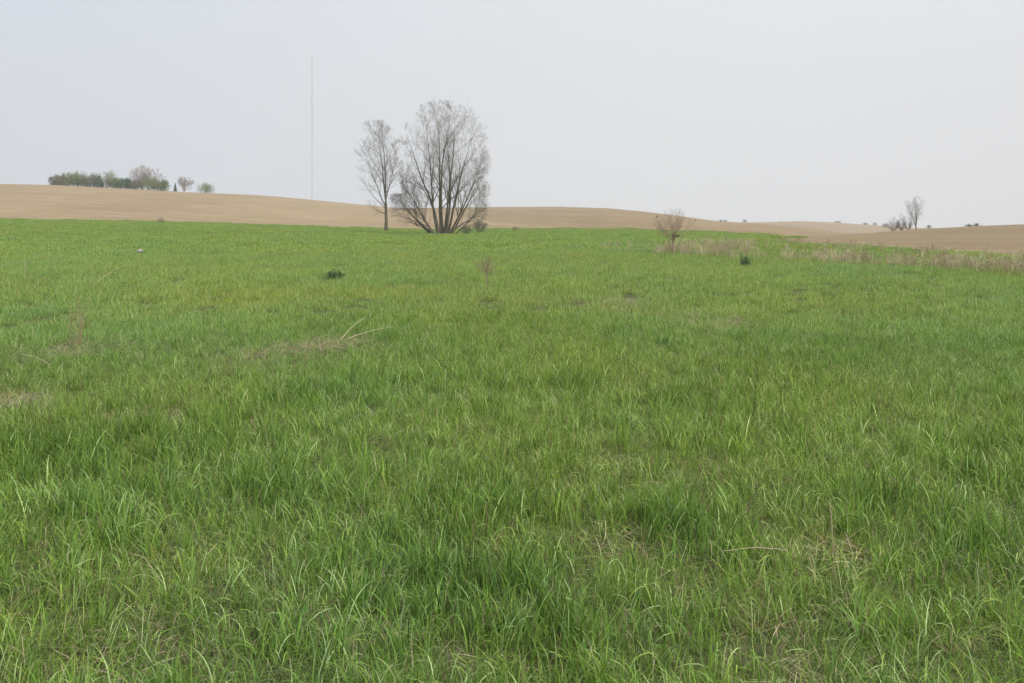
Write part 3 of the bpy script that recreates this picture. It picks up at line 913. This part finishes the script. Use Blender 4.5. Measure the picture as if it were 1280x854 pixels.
# bird perched on the outermost twig at the left of that tree
def make_bird():
    d = pix_dir(821, 271); bx, by, bz = st_.location
    h = math.hypot(d[0], d[1]); r = math.hypot(bx, by)
    p = (d[0] / h * r, d[1] / h * r, EYE + d[2] / h * r)
    # the twig that carries it
    rel = [p[0] - bx, p[1] - by, p[2] - bz]
    e = np.array([rel[0], rel[1], rel[2] - 0.06])
    s = np.array([0.0, 0.0, 0.42 * sH])
    pl = [s, s + (e - s) * 0.35 + np.array([0, 0, -0.10]), s + (e - s) * 0.7 + np.array([-0.06, 0, -0.14]), e - np.array([0.02, 0, .12]), e + np.array([0, 0, 0.05])]
    mesh_obj("limb", *tubes([(pl, [0.014, 0.011, 0.008, 0.005, 0.003])], 5), M_bark_red, st_)
    t = thing("bird", "small black bird perched on the left outermost twig of the small tree", "bird", p)
    t.scale = (0.72, 0.72, 0.72)
    def blob(name, c, rx, ry, rz, tilt=0.0, n=10, mat=M_bird, tail=0.0):
        V = []; F = []
        for i in range(n + 1):
            a = math.pi * i / n
            for j in range(n):
                b = 2 * math.pi * j / n
                x = math.cos(a) * rx; s_ = math.sin(a) ** (0.8)
                k = 1 - tail * (i / n) ** 2
                y = math.cos(b) * s_ * ry * k; z = math.sin(b) * s_ * rz * k
                V.append((c[0] + x * math.cos(tilt) - z * math.sin(tilt), c[1] + y, c[2] + x * math.sin(tilt) + z * math.cos(tilt)))
        for i in range(n):
            for j in range(n):
                F.append((i * n + j, i * n + (j + 1) % n, (i + 1) * n + (j + 1) % n, (i + 1) * n + j))
        return mesh_obj(name, V, F, mat, t, smooth=True)
    blob("body", (0, 0, 0), 0.075, 0.038, 0.040, 0.75, tail=0.5)
    blob("head", (0.055, 0, 0.062), 0.028, 0.024, 0.025)
    blob("wing", (-0.008, -0.034, -0.002), 0.07, 0.010, 0.026, 0.8, tail=0.6)
    blob("wing", (-0.008, 0.034, -0.002), 0.07, 0.010, 0.026, 0.8, tail=0.6)
    mesh_obj("beak", *tubes([([np.array([0.078, 0, .064]), np.array([0.1, 0, .06])], [0.008, 0.001])], 6), M_bird, t)
    V = [(-0.03, -.016, -.03), (-0.03, .016, -.03), (-0.085, .022, -.125), (-0.085, -.022, -.125), (-0.038, -.016, -.026), (-0.038, .016, -.026), (-0.092, .022, -.122), (-0.092, -.022, -.122)]
    mesh_obj("tail", V, [(0, 1, 2, 3), (7, 6, 5, 4), (0, 4, 5, 1), (1, 5, 6, 2), (2, 6, 7, 3), (3, 7, 4, 0)], M_bird, t)
make_bird()

# --- little sapling in the middle of the meadow
def make_sapling():
    bx, by, bz = hit(609, 362)
    r = math.hypot(bx, by); H = elev(608, 322) * r + EYE - bz
    print("sapling", r, H)
    t = thing("sapling", "knee-high leafless sapling with a bushy reddish twig head alone in the grass", "sapling", (bx, by, bz))
    def inside(p):
        return (abs(p[2] - 0.68 * H) / (0.34 * H)) ** 2 + (p[0] / (0.46 * H)) ** 2 + (p[1] / (0.4 * H)) ** 2 < 1.0
    T = Tree(12, inside, [6, 4], [0.6, 0.5], [32, 36], [0.05, 0.06, 0.04], [0.06, 0.1, 0.14], [6, 4, 3], 0.0022, 0.05)
    tr = ([np.array([0.012, 0, -.03]), np.array([0.008, 0, .2 * H]), np.array([-0.006, 0, .42 * H]), np.array([-0.012, 0, .58 * H])], [0.015, 0.014, 0.012, 0.010])
    mesh_obj("trunk", *tubes([tr], 8), M_bark_red, t, smooth=True)
    g = random.Random(5)
    for k in range(17):
        a = k * 2.4; tl = g.uniform(0.15, 2.2)
        T.grow((-0.01, 0, H * g.uniform(0.42, 0.6)), (math.cos(a) * tl, math.sin(a) * tl, 1), H * 0.55, 0.005, 0, 0.15)
    for st in T.lv[0]: mesh_obj("branch", *tubes([st], 4), M_bark_red, t)
    o = mesh_obj("twigs", *tubes(T.lv[1] + T.lv.get(2, []), 3), M_bark_red, t); o["kind"] = "stuff"
    lines = []
    for k in range(26):
        c = np.array([g.gauss(0, .02), g.gauss(0, .02), g.gauss(0, .03)]); d = rot_dir(np.array([0, 0, 1.0]), g.uniform(0, 1.2), g.uniform(0, 6.28)) * .04
        lines.append(([c - d, c + d], [0.002, 0.002]))
    mesh_obj("twig_knot", *tubes(lines, 3), M_bark_red, t, loc=(-0.012, 0, 0.56 * H))
make_sapling()

# --- green clumps in the grass
def green_clump(label, u, v, w, h, seed, mat, n=420, size=0.03, name="weed_clump"):
    x, y, z = hit(u, v)
    t = thing(name, label, "weed", (x, y, z))
    rg = np.random.default_rng(seed); g = random.Random(seed)
    lines = []; tips = []
    for k in range(46):
        a = g.uniform(0, 6.28); tl = abs(g.gauss(0, 0.75)); L = h * g.uniform(0.6, 1.1)
        d = np.array([math.cos(a) * tl * w / h * .6, math.sin(a) * tl * w / h * .6, 1.0]); d /= np.linalg.norm(d)
        b = np.array([g.gauss(0, w * .14), g.gauss(0, w * .14), -0.02])
        m_ = b + d * L * .5 + np.array([0, 0, .02]); e = b + d * L
        lines.append(([b, m_, e], [0.004, 0.003, 0.0015])); tips += [m_, e, (m_ + e) / 2, (b + m_) / 2]
    o = mesh_obj("stems", *tubes(lines, 3), mat, t); o["kind"] = "stuff"
    V, F = leaf_cloud(rg, np.array(tips), n, w * 0.05, size)
    V[:, 2] = np.maximum(V[:, 2], 0.0)
    o = mesh_obj("leaves", V, F, mat, t); o["kind"] = "stuff"
green_clump("dark green leafy weed clump in the open grass left of the sapling", 419, 351, 0.50, 0.27, 71, M_leaf_dark, 900, 0.024)
green_clump("rounded dark green weed clump in front of the dead weeds, right of the small tree", 932, 335, 0.66, 0.44, 72, M_leaf_dark, 900, 0.02)
green_clump("low flat green weed patch near the right edge below the dead weeds", 1160, 356, 0.4, 0.08, 73, M_leaf_dark, 300, 0.02)
green_clump("low green weed tuft between the small tree and the round dark clump", 878, 334, 0.45, 0.12, 74, M_leaf_green, 380, 0.022)

# --- pale stone
def make_stone():
    x, y, z = hit(175, 318.5)
    g = random.Random(2); V = []; F = []; n = 9
    for i in range(n + 1):
        a = math.pi * i / n
        for j in range(n):
            b = 2 * math.pi * j / n
            k = 1 + 0.18 * math.sin(3 * b + i) + g.uniform(-.06, .06)
            V.append((math.sin(a) * math.cos(b) * .15 * k, math.sin(a) * math.sin(b) * .11 * k, math.cos(a) * .09 * k + .06))
    for i in range(n):
        for j in range(n): F.append((i * n + j, i * n + (j + 1) % n, (i + 1) * n + (j + 1) % n, (i + 1) * n + j))
    o = mesh_obj("stone", V, F, M_stone, loc=(x, y, z + 0.10))
    o["label"] = "small pale stone lying in the grass at the far left"; o["category"] = "stone"
make_stone()

# --- single dead stems that stand out
def stem_obj(name, label, cat, u, v, pts_, rads, mat, group=None, lift=0.0):
    x, y, z = hit(u, v)
    t = mesh_obj(name, *tubes([([np.array(p) for p in pts_], rads)], 5), mat, smooth=True, loc=(x, y, z + lift))
    t["label"] = label; t["category"] = cat
    if group: t["group"] = group
def lying(u0, v0, u1, v1, h0, h1, sag=0.03, n=6, seed=0):
    g = random.Random(seed)
    a = np.array(hit(u0, v0)); b = np.array(hit(u1, v1))
    P = []
    for k in range(n + 1):
        t = k / n
        x, y = a[0] * (1 - t) + b[0] * t, a[1] * (1 - t) + b[1] * t
        P.append((x - a[0] + g.uniform(-.006, .006), y - a[1] + g.uniform(-.01, .01), mz(x, y) + h0 * (1 - t) + h1 * t + sag * math.sin(t * math.pi) - a[2]))
    return P
stem_obj("dead_stalk", "long pale dead stalk slanting up out of the worn patch, the left of two", "dead stalk", 424, 432, lying(424, 432, 456, 418, 0.05, 0.24, seed=1), [0.004, 0.005, 0.005, 0.004, 0.004, 0.003, 0.002], M_straw)
stem_obj("dead_stalk", "pale dead stalk lying low to the right of the worn patch", "dead stalk", 432, 432, lying(432, 432, 492, 424, 0.07, 0.16, seed=2), [0.004, 0.005, 0.005, 0.005, 0.004, 0.003, 0.002], M_straw)
stem_obj("dead_stalk", "pale dead stalk lying flat on the grass at far left, before the tall lush tuft", "dead stalk", 27, 458, lying(27, 458, 62, 466, 0.12, 0.08, seed=3), [0.004] * 6 + [0.003], M_straw)
stem_obj("dead_stalk", "upright pale straw standing alone at lower right", "dead stalk", 1041, 700, [(0, 0, 0), (0.0, 0, .08), (-0.006, 0, .18), (-.014, 0, .29)], [0.0035, .0035, .003, .0015], M_straw)
stem_obj("dead_stalk", "thin pale straw lying level above the lower right grass", "dead stalk", 906, 716, lying(906, 716, 985, 718, 0.10, 0.11, .01, seed=4), [0.002] * 7, M_straw)
stem_obj("dead_stalk", "long thin pale stalk slanting over the grass below the left hill", "dead stalk", 112, 364, lying(112, 364, 160, 338, 0.1, 0.22, .03, seed=5), [0.005, 0.006, 0.006, 0.005, 0.005, 0.004, 0.003], M_straw)
stem_obj("dead_stalk", "single pale upright straw in the distant grass right of the sapling", "dead stalk", 702, 326, [(0, 0, 0), (0.02, 0, .2), (0.03, 0, .34), (.09, 0, .5)], [0.012, .012, .010, .005], M_straw)
stem_obj("dead_stalk", "pale thin standing straw far left near the picture edge", "dead stalk", 31, 348, [(0, 0, 0), (0, 0, .2), (0.01, 0, .45), (.02, 0, .62)], [0.008, .008, .007, .003], M_straw)

# clump of reddish dead stalks at the left
def make_stalk_clump():
    x, y, z = hit(96, 436)
    t = thing("stalk_clump", "loose clump of thin reddish dead stalks standing in grass at left", "dead stalks", (x, y, z))
    g = random.Random(4)
    for k in range(16):
        a = g.uniform(-0.55, 0.5); b = g.uniform(-.3, .3); L = g.uniform(.3, .68)
        p0 = np.array([g.gauss(0, .05), g.gauss(0, .08), 0]); d = np.array([math.sin(a * .6), b * .4, 1.0]); d /= np.linalg.norm(d)
        P = [p0, p0 + d * L * .4, p0 + d * L * .75 + np.array([g.gauss(0, .012), 0, 0]), p0 + d * L + np.array([g.gauss(0, .03), 0, 0])]
        lines = [(P, [.0028, .0025, .002, .001])]
        for q in range(7):
            s = P[3] + (P[1] - P[3]) * q / 13.0
            lines.append(([s, s + np.array([g.gauss(0, .018), g.gauss(0, .018), .025])], [.0014, .0035]))
        mesh_obj("stalk", *tubes(lines, 4), M_straw_red, t)
make_stalk_clump()

# ------------------------------------------------------------ strip of dead weeds on the right
wp = bpy.data.collections.new("weed_sources")
def weed_mat():
    m, nt, bs, out = new_mat("weed_strip")
    at = nt.nodes.new("ShaderNodeAttribute"); at.attribute_name = "bcol"
    ti = nt.nodes.new("ShaderNodeAttribute"); ti.attribute_name = "tint"; ti.attribute_type = 'INSTANCER'
    c = mixc(nt, 1.0, at.outputs["Color"], ti.outputs["Color"], 'MULTIPLY')
    nt.links.new(c, bs.inputs["Base Color"]); bs.inputs["Roughness"].default_value = 0.85
    return m
M_ws = weed_mat()
rngw = np.random.default_rng(91); gw = random.Random(91)
for k in range(8):
    lines, cols = [], []
    for s in range(gw.randint(9, 15)):
        a = gw.uniform(0, 6.28); tl = abs(gw.gauss(0, .20)); L = gw.uniform(.35, .80)
        p0 = np.array([gw.gauss(0, .10), gw.gauss(0, .10), -.02]); d = np.array([math.cos(a) * tl, math.sin(a) * tl, 1]); d /= np.linalg.norm(d)
        P = [p0, p0 + d * L * .5, p0 + d * L * .8, p0 + d * L + np.array([gw.gauss(0, .04), gw.gauss(0, .04), 0])]
        col = gw.choice([(0.54, .42, .25), (0.43, .32, .19), (0.66, .54, .34), (0.36, .26, .16), (.72, .63, .42)])
        lines.append((P, [.0048, .004, .0032, .0018])); cols += [col] * (4 * 3)
        for q in range(gw.randint(4, 9)):
            t_ = gw.uniform(.5, 1); s_ = P[0] + (P[3] - P[0]) * t_
            e = s_ + np.array([gw.gauss(0, .05), gw.gauss(0, .05), gw.uniform(.03, .10)])
            lines.append(([s_, e], [.003, gw.choice([.002, .006])])); cols += [col] * (2 * 3)
    V, F = tubes(lines, 3)
    C = np.array(cols)
    me = bpy.data.meshes.new("weed_%02d" % k)
    me.from_pydata([tuple(v) for v in V], [], F.tolist())
    at = me.attributes.new("bcol", 'FLOAT_COLOR', 'POINT')
    at.data.foreach_set("color", np.concatenate([C, np.ones((len(C), 1))], 1).astype(np.float32).ravel())
    me.materials.append(M_ws)
    wp.objects.link(bpy.data.objects.new("weed_%02d" % k, me))
# tall pale green grass that grows up through the weeds
for k in range(8, 11):
    V, F, C = blades(rngw, 70, 0.20, (0.25, 0.60), (0.006, 0.012), 0.18, 0.3, 4, [(0.30, .40, .12), (.20, .32, .08), (.42, .48, .22), (.5, .43, .27), (.16, .26, .07)], [3, 3, 1.5, 1.0, 2])
    me = bpy.data.meshes.new("weed_%02d" % k)
    me.from_pydata([tuple(v) for v in V], [], F.tolist())
    at = me.attributes.new("bcol", 'FLOAT_COLOR', 'POINT')
    at.data.foreach_set("color", np.concatenate([C, np.ones((len(C), 1))], 1).astype(np.float32).ravel())
    me.materials.append(M_ws)
    wp.objects.link(bpy.data.objects.new("weed_%02d" % k, me))

FRONT = [(750, 311), (820, 320), (940, 326), (1000, 329), (1100, 335), (1200, 342), (1280, 347), (1420, 356)]
BACK = [(750, 306), (850, 306), (940, 303), (1000, 304), (1100, 311), (1200, 318), (1280, 323), (1420, 333)]
fp = [hit(*p) for p in FRONT]; bp = [hit(*p) for p in BACK]
WP, WK, WS = [], [], []
for s in range(len(fp) - 1):
    a0, a1, b0, b1 = map(np.array, (fp[s], fp[s + 1], bp[s], bp[s + 1]))
    w = (np.linalg.norm(a1[:2] - a0[:2]) + np.linalg.norm(b1[:2] - b0[:2])) / 2 * (np.linalg.norm(b0[:2] - a0[:2]) + np.linalg.norm(b1[:2] - a1[:2])) / 2
    n = int(w * 5.6)
    q = rngw.random(n); t = rngw.random(n)
    pq = (a0[None] * (1 - q[:, None]) + a1[None] * q[:, None]) * (1 - t[:, None]) + (b0[None] * (1 - q[:, None]) + b1[None] * q[:, None]) * t[:, None]
    u_ = FRONT[s][0] * (1 - q) + FRONT[s + 1][0] * q
    cl = vnoise(pq[:, 0], pq[:, 1], 2.2, 44, 3)
    # dense brown stand just right of the small tree and along the front; looser and greener behind
    dens = np.where(u_ < 815, 0.15, np.where(u_ < 945, 0.55 - 0.2 * t, 0.62 * np.exp(-((t - 0.08) / 0.13) ** 2) + 0.05 + 0.10 * np.exp(-((t - 0.85) / 0.15) ** 2)))
    dens = dens * (0.35 + 0.65 * sstep((cl - 0.3) / 0.25))
    keep = rngw.random(n) < dens
    grassy = (rngw.random(n) < np.where(u_ < 945, 0.10, 0.42)) & (u_ > 815)
    for src, isg in ((keep, False), (grassy & ~keep & (rngw.random(n) < 0.5), True)):
        m_ = int(src.sum())
        WP.append(pq[src]); WK.append(rngw.integers(8, 11, m_) if isg else rngw.integers(0, 8, m_))
        hs = np.where(u_[src] < 815, 0.4, 0.72) * (0.7 + 0.6 * cl[src]) * rngw.uniform(0.45, 1.25, m_) * (0.62 if isg else 1.0)
        WS.append(hs)
ev = rngw.uniform(az_of(-80), az_of(950), 900)
er = rb_of(ev) - rngw.gamma(1.2, 0.8, 900)
eclump = vnoise(np.sin(ev) * er, np.cos(ev) * er, 6, 77, 2)
kp = eclump > 0.5; ev, er, eclump = ev[kp], er[kp], eclump[kp]
WP.append(np.stack([np.sin(ev) * er, np.cos(ev) * er, 0 * er], 1))
WK.append(np.where(rngw.random(len(ev)) < 0.8, rngw.integers(8, 11, len(ev)), rngw.integers(0, 8, len(ev)))); WS.append(0.25 + 0.8 * eclump * rngw.random(len(ev)))
WP = np.concatenate(WP); WK = np.concatenate(WK); WS = np.concatenate(WS)
ok = in_meadow(WP[:, 0], WP[:, 1], 0.0) ; WP, WK, WS = WP[ok], WK[ok], WS[ok]
WP[:, 2] = meadow_z(WP[:, 0], WP[:, 1])
nW = len(WP); print("weeds", nW)
WR = np.stack([rngw.normal(0, .08, nW), rngw.normal(0, .08, nW), rngw.uniform(0, 6.28, nW)], 1)
WT = np.repeat(rngw.uniform(.8, 1.2, (nW, 1)), 3, 1)
o = instanced("dead_weeds", wp, WP, WK, WR, WS, WT)
o["kind"] = "stuff"; o["label"] = "dead brown weeds with pale grass between, in a strip across the right and along the far meadow edge"; o["category"] = "weeds"

# ------------------------------------------------------------ trees and bushes on the hills
def round_tree(name, label, cat, pos, w, h, seed, mleaf, mtwig=M_twig, n=3800, size=0.18, base=0.02, group=None, trunk=True, shape=2.0):
    """a trunk with limbs, and a crown of separate leaf clumps with gaps"""
    t = thing(name, label, cat, pos, group)
    g = random.Random(seed); rg = np.random.default_rng(seed)
    def inside(p): return (abs(p[2] - h * .52) / (h * .5)) ** shape + (p[0] / (w / 1.75)) ** 2 + (p[1] / (w / 1.9)) ** 2 < 1.0
    T = Tree(seed, inside, [6, 5], [0.6, 0.55], [38, 40], [0.03, 0.03, 0.0], [0.08, 0.12, 0.15], [5, 4, 3], 0.02, 0.5)
    for k in range(7):
        a = k * 2.4; tl = g.uniform(0.1, 1.1)
        T.grow((0, 0, h * base), (math.cos(a) * tl, math.sin(a) * tl, 1), h * .85, 0.018 * h, 0, .2)
    mesh_obj("trunk", *tubes([([np.array([0, 0, -.4]), np.array([0, 0, h * .12]), np.array([0.05, 0, h * .3])], [0.03 * h, 0.024 * h, 0.018 * h])], 7), M_bark, t, smooth=True)
    o = mesh_obj("limbs", *tubes(T.lv[0] + T.lv.get(1, []), 4), mtwig, t); o["kind"] = "stuff"
    tips = [ln[0][-1] for ln in T.lv.get(2, [])] + [ln[0][-1] for ln in T.lv.get(1, [])]
    for _ in range(44):
        a = g.uniform(0, 6.28); q = math.sqrt(g.random()) * .8
        zz = g.uniform(.0, .8); k = math.sqrt(max(0.05, 1 - max(0, zz - .35) ** 2 * 3.4))
        tips.append(np.array([math.cos(a) * w / 1.75 * q * k, math.sin(a) * w / 1.9 * q * k, h * zz]))
    V, F = leaf_cloud(rg, np.array(tips), n, w * .062, size)
    V[:, 2] = np.maximum(V[:, 2], -0.2)
    o = mesh_obj("crown", V, F, mleaf, t); o["kind"] = "stuff"
    return t

def bare_crown(name, label, pos, w, h, seed, mbark, mtwig, trunk_h=0.2, nst=7, group=None, spread=1.0, buds=0, minr=0.02, cat="tree", rad=None):
    t = thing(name, label, cat, pos, group)
    g = random.Random(seed)
    rad = rad or h * 0.016
    def inside(p): return (abs(p[2] - h * .56) / (h * .45)) ** 2.2 + (p[0] / (w / 2)) ** 2 + (p[1] / (w / 2)) ** 2 < 1.0
    T = Tree(seed, inside, [7, 6, 5], [0.55, 0.55, 0.55], [34, 36, 38], [0.03, 0.03, 0.02, 0], [0.06, 0.09, 0.12, 0.15], [7, 5, 4, 3], minr, 0.5)
    mesh_obj("trunk", *tubes([([np.array([0, 0, -.5]), np.array([0.02, 0, h * trunk_h * .6]), np.array([0, 0, h * trunk_h * 1.15])], [rad * 2.2, rad * 1.7, rad * 1.3])], 8), mbark, t, smooth=True)
    for k in range(nst):
        a = k * 2.4 + .4; tl = g.uniform(0.05, .8) * spread
        T.grow((0, 0, h * trunk_h * g.uniform(.7, 1.1)), (math.cos(a) * tl, math.sin(a) * tl, 1), h * .8, rad, 0, .15)
    for st in T.lv[0]: mesh_obj("limb", *tubes([st], 5), mbark, t)
    o = mesh_obj("branches", *tubes(T.lv[1] + T.lv[2], 3), mtwig, t); o["kind"] = "stuff"
    o = mesh_obj("twigs", *tubes(T.lv[3], 3), mtwig, t); o["kind"] = "stuff"
    if buds:
        rg = np.random.default_rng(seed); tips = np.array([ln[0][-1] for ln in T.lv[3]])
        V, F = leaf_cloud(rg, tips, buds, .25, .07); o = mesh_obj("buds", V, F, mtwig, t); o["kind"] = "stuff"
    return t

GH = "trees in the row on the left hilltop"
px = 0.345   # metres per photo pixel at the crest
def hp(u, dr=6):
    p = on_left(u, min(dr, 9) * .5); return (p[0], p[1], p[2] - .9)
def hh(vtop, u): return (EYE + elev(u, vtop) * (float(Lcr(az_of(u))) + 6)) - hp(u)[2]
round_tree("bush", "leftmost small grey-green bush of the hilltop row", "bush", hp(71), 13 * px, hh(219, 71), 101, M_leaf_greybush, group=GH)
round_tree("bush", "pale green bush second from the left in the hilltop row", "bush", hp(83), 17 * px, hh(217.5, 83), 102, M_leaf_olive, group=GH)
round_tree("bush", "taller green bush third from the left in the hilltop row", "bush", hp(97), 20 * px, hh(217, 97), 103, M_leaf_green, group=GH)
round_tree("bush", "greyish barely budding bush fourth from the left in the hilltop row", "bush", hp(111, 10), 23 * px, hh(217, 111), 104, M_leaf_greybush, group=GH)
round_tree("evergreen_bush", "narrow dark evergreen left of the round olive tree on the hilltop", "evergreen", hp(123, 4), 9 * px, hh(221, 123), 105, M_leaf_conifer, group=GH)
round_tree("hilltop_tree", "round olive-green tree with feathery top in the middle of the hilltop row", "tree", hp(133, 8), 23 * px, hh(214.5, 133), 106, M_leaf_olive, n=2400, group=GH, shape=1.7)
round_tree("bush", "low green bush right beside the round olive hilltop tree", "bush", hp(144, 5), 14 * px, hh(224, 144), 107, M_leaf_green, group=GH)
round_tree("bush", "dark bluish-green low bush left of the tall pale hilltop tree", "bush", hp(156, 5), 15 * px, hh(224, 156), 108, M_leaf_conifer, group=GH)
bare_crown("hilltop_tree", "tall pale pinkish leafless tree above the hilltop row", hp(177, 14), 27 * px, hh(207, 177), 109, M_twig_pale, M_twig_pale, .15, 9, GH, 1.0, 1500, 0.028)
bare_crown("hilltop_tree", "leafless spreading tree just right of the tall pale hilltop tree", hp(192, 18), 26 * px, hh(210, 192), 110, M_bark_red, M_twig_pink, .15, 7, GH, 1.4, 0, 0.024)
round_tree("bush", "wide rounded olive bush below the tall pale hilltop tree", "bush", hp(186, 5), 28 * px, hh(223, 186), 111, M_leaf_olive, n=3200, group=GH)
round_tree("bush", "low bush at the left foot of the tall pale hilltop tree", "bush", hp(168, 5), 18 * px, hh(224.5, 168), 112, M_leaf_greybush, group=GH)
round_tree("bush", "green bush closing the right end of the main hilltop row", "bush", hp(203, 5), 18 * px, hh(226.5, 203), 113, M_leaf_green, group=GH)
def conifer(label, pos, w, h, seed):
    t = thing("small_conifer", label, "conifer", pos, GH)
    mesh_obj("trunk", *tubes([([np.array([0, 0, -.3]), np.array([0, 0, h * .95])], [.12, .03])], 6), M_bark, t)
    rg = np.random.default_rng(seed); n = 1500
    z = rg.random(n) ** 1.2; a = rg.random(n) * 6.28; q = (1 - z) * w / 2 * np.sqrt(rg.uniform(.15, 1, n)) * (0.85 + .2 * np.sin(z * 40))
    V, F = leaf_cloud(rg, np.stack([np.cos(a) * q, np.sin(a) * q, z * h], 1), n, .05, .14)
    o = mesh_obj("crown", V, F, M_leaf_conifer, t); o["kind"] = "stuff"
conifer("small dark pointed conifer left of the lone pinkish hilltop tree", hp(219), 6.5 * px, hh(229.5, 219), 114)
bare_crown("hilltop_tree", "lone pinkish leafless tree between the conifer and the rightmost bush", hp(230), 22 * px, hh(220.5, 230), 115, M_bark_red, M_twig_pink, .2, 8, GH, 1.2, 900, 0.024)
round_tree("bush", "rightmost rounded green bush on the left hilltop, standing apart", "bush", hp(258), 23 * px, hh(230, 258), 116, M_leaf_green, n=1500, group=GH)

# right hill: the tall tree and its thicket
rt = on_right(1145, 204)
hR = EYE + elev(1145, 245) * 204 - rt[2]
bare_crown("bare_tree", "tall leafless tree with leaning limbs on the crest of the right field", rt, 29 * .206, hR, 127, M_bark, M_twig, .08, 6, None, .75, 0, 0.011, rad=.075)
GT = "bare shrubs beside the tall tree on the right field"
for u, vt, w, lb, sd_ in ((1117, 268, 13, "leftmost thin grey leafless shrub beside the tall right-hand tree", 122),
                          (1127, 265, 13, "taller upright grey shrub in the middle of the thicket by the right-hand tree", 123),
                          (1135, 270, 12, "low brownish shrub touching the foot of the tall right-hand tree", 124)):
    p = on_right(u, 203); h_ = EYE + elev(u, vt) * 203 - p[2]
    scrub("shrub", lb, "shrub", p, w * .21, h_, sd_, M_twig, M_leaf_greybush, 20, 260, .06, .035, GT)
GB = "small bushes on the far skyline at right"
def far_bush(u, vbase, vtop, wpx, dist, lb, seed, mat=M_leaf_greybush, group=GB):
    az = az_of(u); p = (math.sin(az) * dist, math.cos(az) * dist, EYE + elev(u, vbase) * dist)
    h_ = EYE + elev(u, vtop) * dist - p[2]; w = wpx * dist / 1000
    round_tree("bush", lb, "bush", p, w, h_, seed, mat, n=700, size=.045 * max(w, h_), group=group)
far_bush(901, 278, 275.0, 5, 905, "left one of a close pair of dark bushes on the far skyline", 131, M_leaf_dark)
far_bush(906.5, 278.3, 275.2, 5, 905, "right one of a close pair of dark bushes on the far skyline", 132, M_leaf_dark)
far_bush(931, 278.6, 274.6, 6, 905, "single grey tree on the far skyline, right of the close dark pair", 133)
far_bush(976, 278.2, 276.0, 2.5, 905, "tiny speck of a bush on the far skyline mid right", 134)
far_bush(1046, 279.6, 277.0, 8, 905, "low bush on the far skyline left of the thicket", 135)
far_bush(1049.5, 279.2, 276.0, 3, 904, "narrow upright bush beside the low one on the far skyline", 136)
far_bush(1082, 282.3, 279.0, 7, 905, "flat grey bush on the far skyline close to the thicket", 137)
far_bush(1094, 283.2, 278.6, 5, 905, "upright grey bush on the far skyline close to the thicket", 138)
far_bush(1107, 285, 279.0, 7, 600, "grey bush just left of the thicket by the right-hand tree", 139)
p = on_right(1211, 206)
round_tree("bush", "low wide dome of a bush on the right field's crest, left part", "bush", on_right(1211, 206), 12 * .206, .34, 140, M_leaf_greybush, n=900, size=.06, group=GB)
round_tree("bush", "low wide dome of a bush on the right field's crest, right part", "bush", on_right(1221, 206), 14 * .206, .42, 141, M_leaf_greybush, n=900, size=.06, group=GB)
round_tree("bush", "low bush just right of the tall tree on the right field's crest", "bush", on_right(1161, 206), 10 * .206, .75, 142, M_leaf_greybush, n=500, size=.05, group=GB)

# ------------------------------------------------------------ guyed mast beyond the left hill
def make_mast():
    az = az_of(390); D = 1600
    H = EYE + elev(390, 68) * D
    x0, y0 = math.sin(az) * D, math.cos(az) * D
    t = thing("radio_mast", "very tall thin pale radio mast rising beyond the left hill", "mast", (x0, y0, -2))
    R_ = 0.6
    C3 = [(R_ * math.cos(a), R_ * math.sin(a)) for a in (0.5, 0.5 + 2.094, 0.5 + 4.189)]
    for c in C3:
        mesh_obj("mast_leg", *tubes([([np.array([c[0], c[1], 0.0]), np.array([c[0], c[1], H + 2 - 6])], [0.16, 0.16])], 6), M_metal, t)
    lines = []; z = 0.0; k = 0
    while z < H - 6:
        for i in range(3):
            a, b = C3[i], C3[(i + 1) % 3]
            lines.append(([np.array([a[0], a[1], z]), np.array([b[0], b[1], z])], [.07, .07]))
            lines.append(([np.array([a[0], a[1], z]), np.array([b[0], b[1], z + 2.4])], [.07, .07]))
        z += 2.4
    o = mesh_obj("bracing", *tubes(lines, 3), M_metal, t); o["kind"] = "stuff"
    mesh_obj("antenna", *tubes([([np.array([0, 0, H - 6]), np.array([0, 0, H + 2])], [0.45, 0.35])], 8), M_metal, t)
    for lvl in (0.25, 0.5, 0.75, 0.97):
        for a in (0.5, 0.5 + 2.094, 0.5 + 4.189):
            g_ = 210 if lvl > .5 else 120
            mesh_obj("guy_wire", *tubes([([np.array([math.cos(a) * R_, math.sin(a) * R_, H * lvl]), np.array([math.cos(a) * g_, math.sin(a) * g_, 0])], [.02, .02])], 3), M_metal, t)
make_mast()

# ------------------------------------------------------------ haze
HAZE = 0.00042
me = bpy.data.meshes.new("haze")
x0, x1, y0, y1, z0, z1 = -1500, 1500, -60, 2000, -12, 380
V = [(x, y, z) for z in (z0, z1) for y in (y0, y1) for x in (x0, x1)]
me.from_pydata(V, [], [(0, 2, 3, 1), (4, 5, 7, 6), (0, 1, 5, 4), (2, 6, 7, 3), (0, 4, 6, 2), (1, 3, 7, 5)])
hz = bpy.data.objects.new("haze", me); scene.collection.objects.link(hz)
hm = bpy.data.materials.new("haze"); hm.use_nodes = True; nt = hm.node_tree; nt.nodes.clear()
ho = nt.nodes.new("ShaderNodeOutputMaterial"); pv = nt.nodes.new("ShaderNodeVolumePrincipled")
pv.inputs["Color"].default_value = (0.93, 0.95, 0.98, 1); pv.inputs["Density"].default_value = HAZE
pv.inputs["Anisotropy"].default_value = 0.0
nt.links.new(pv.outputs[0], ho.inputs["Volume"]); me.materials.append(hm); hz["kind"] = "stuff"
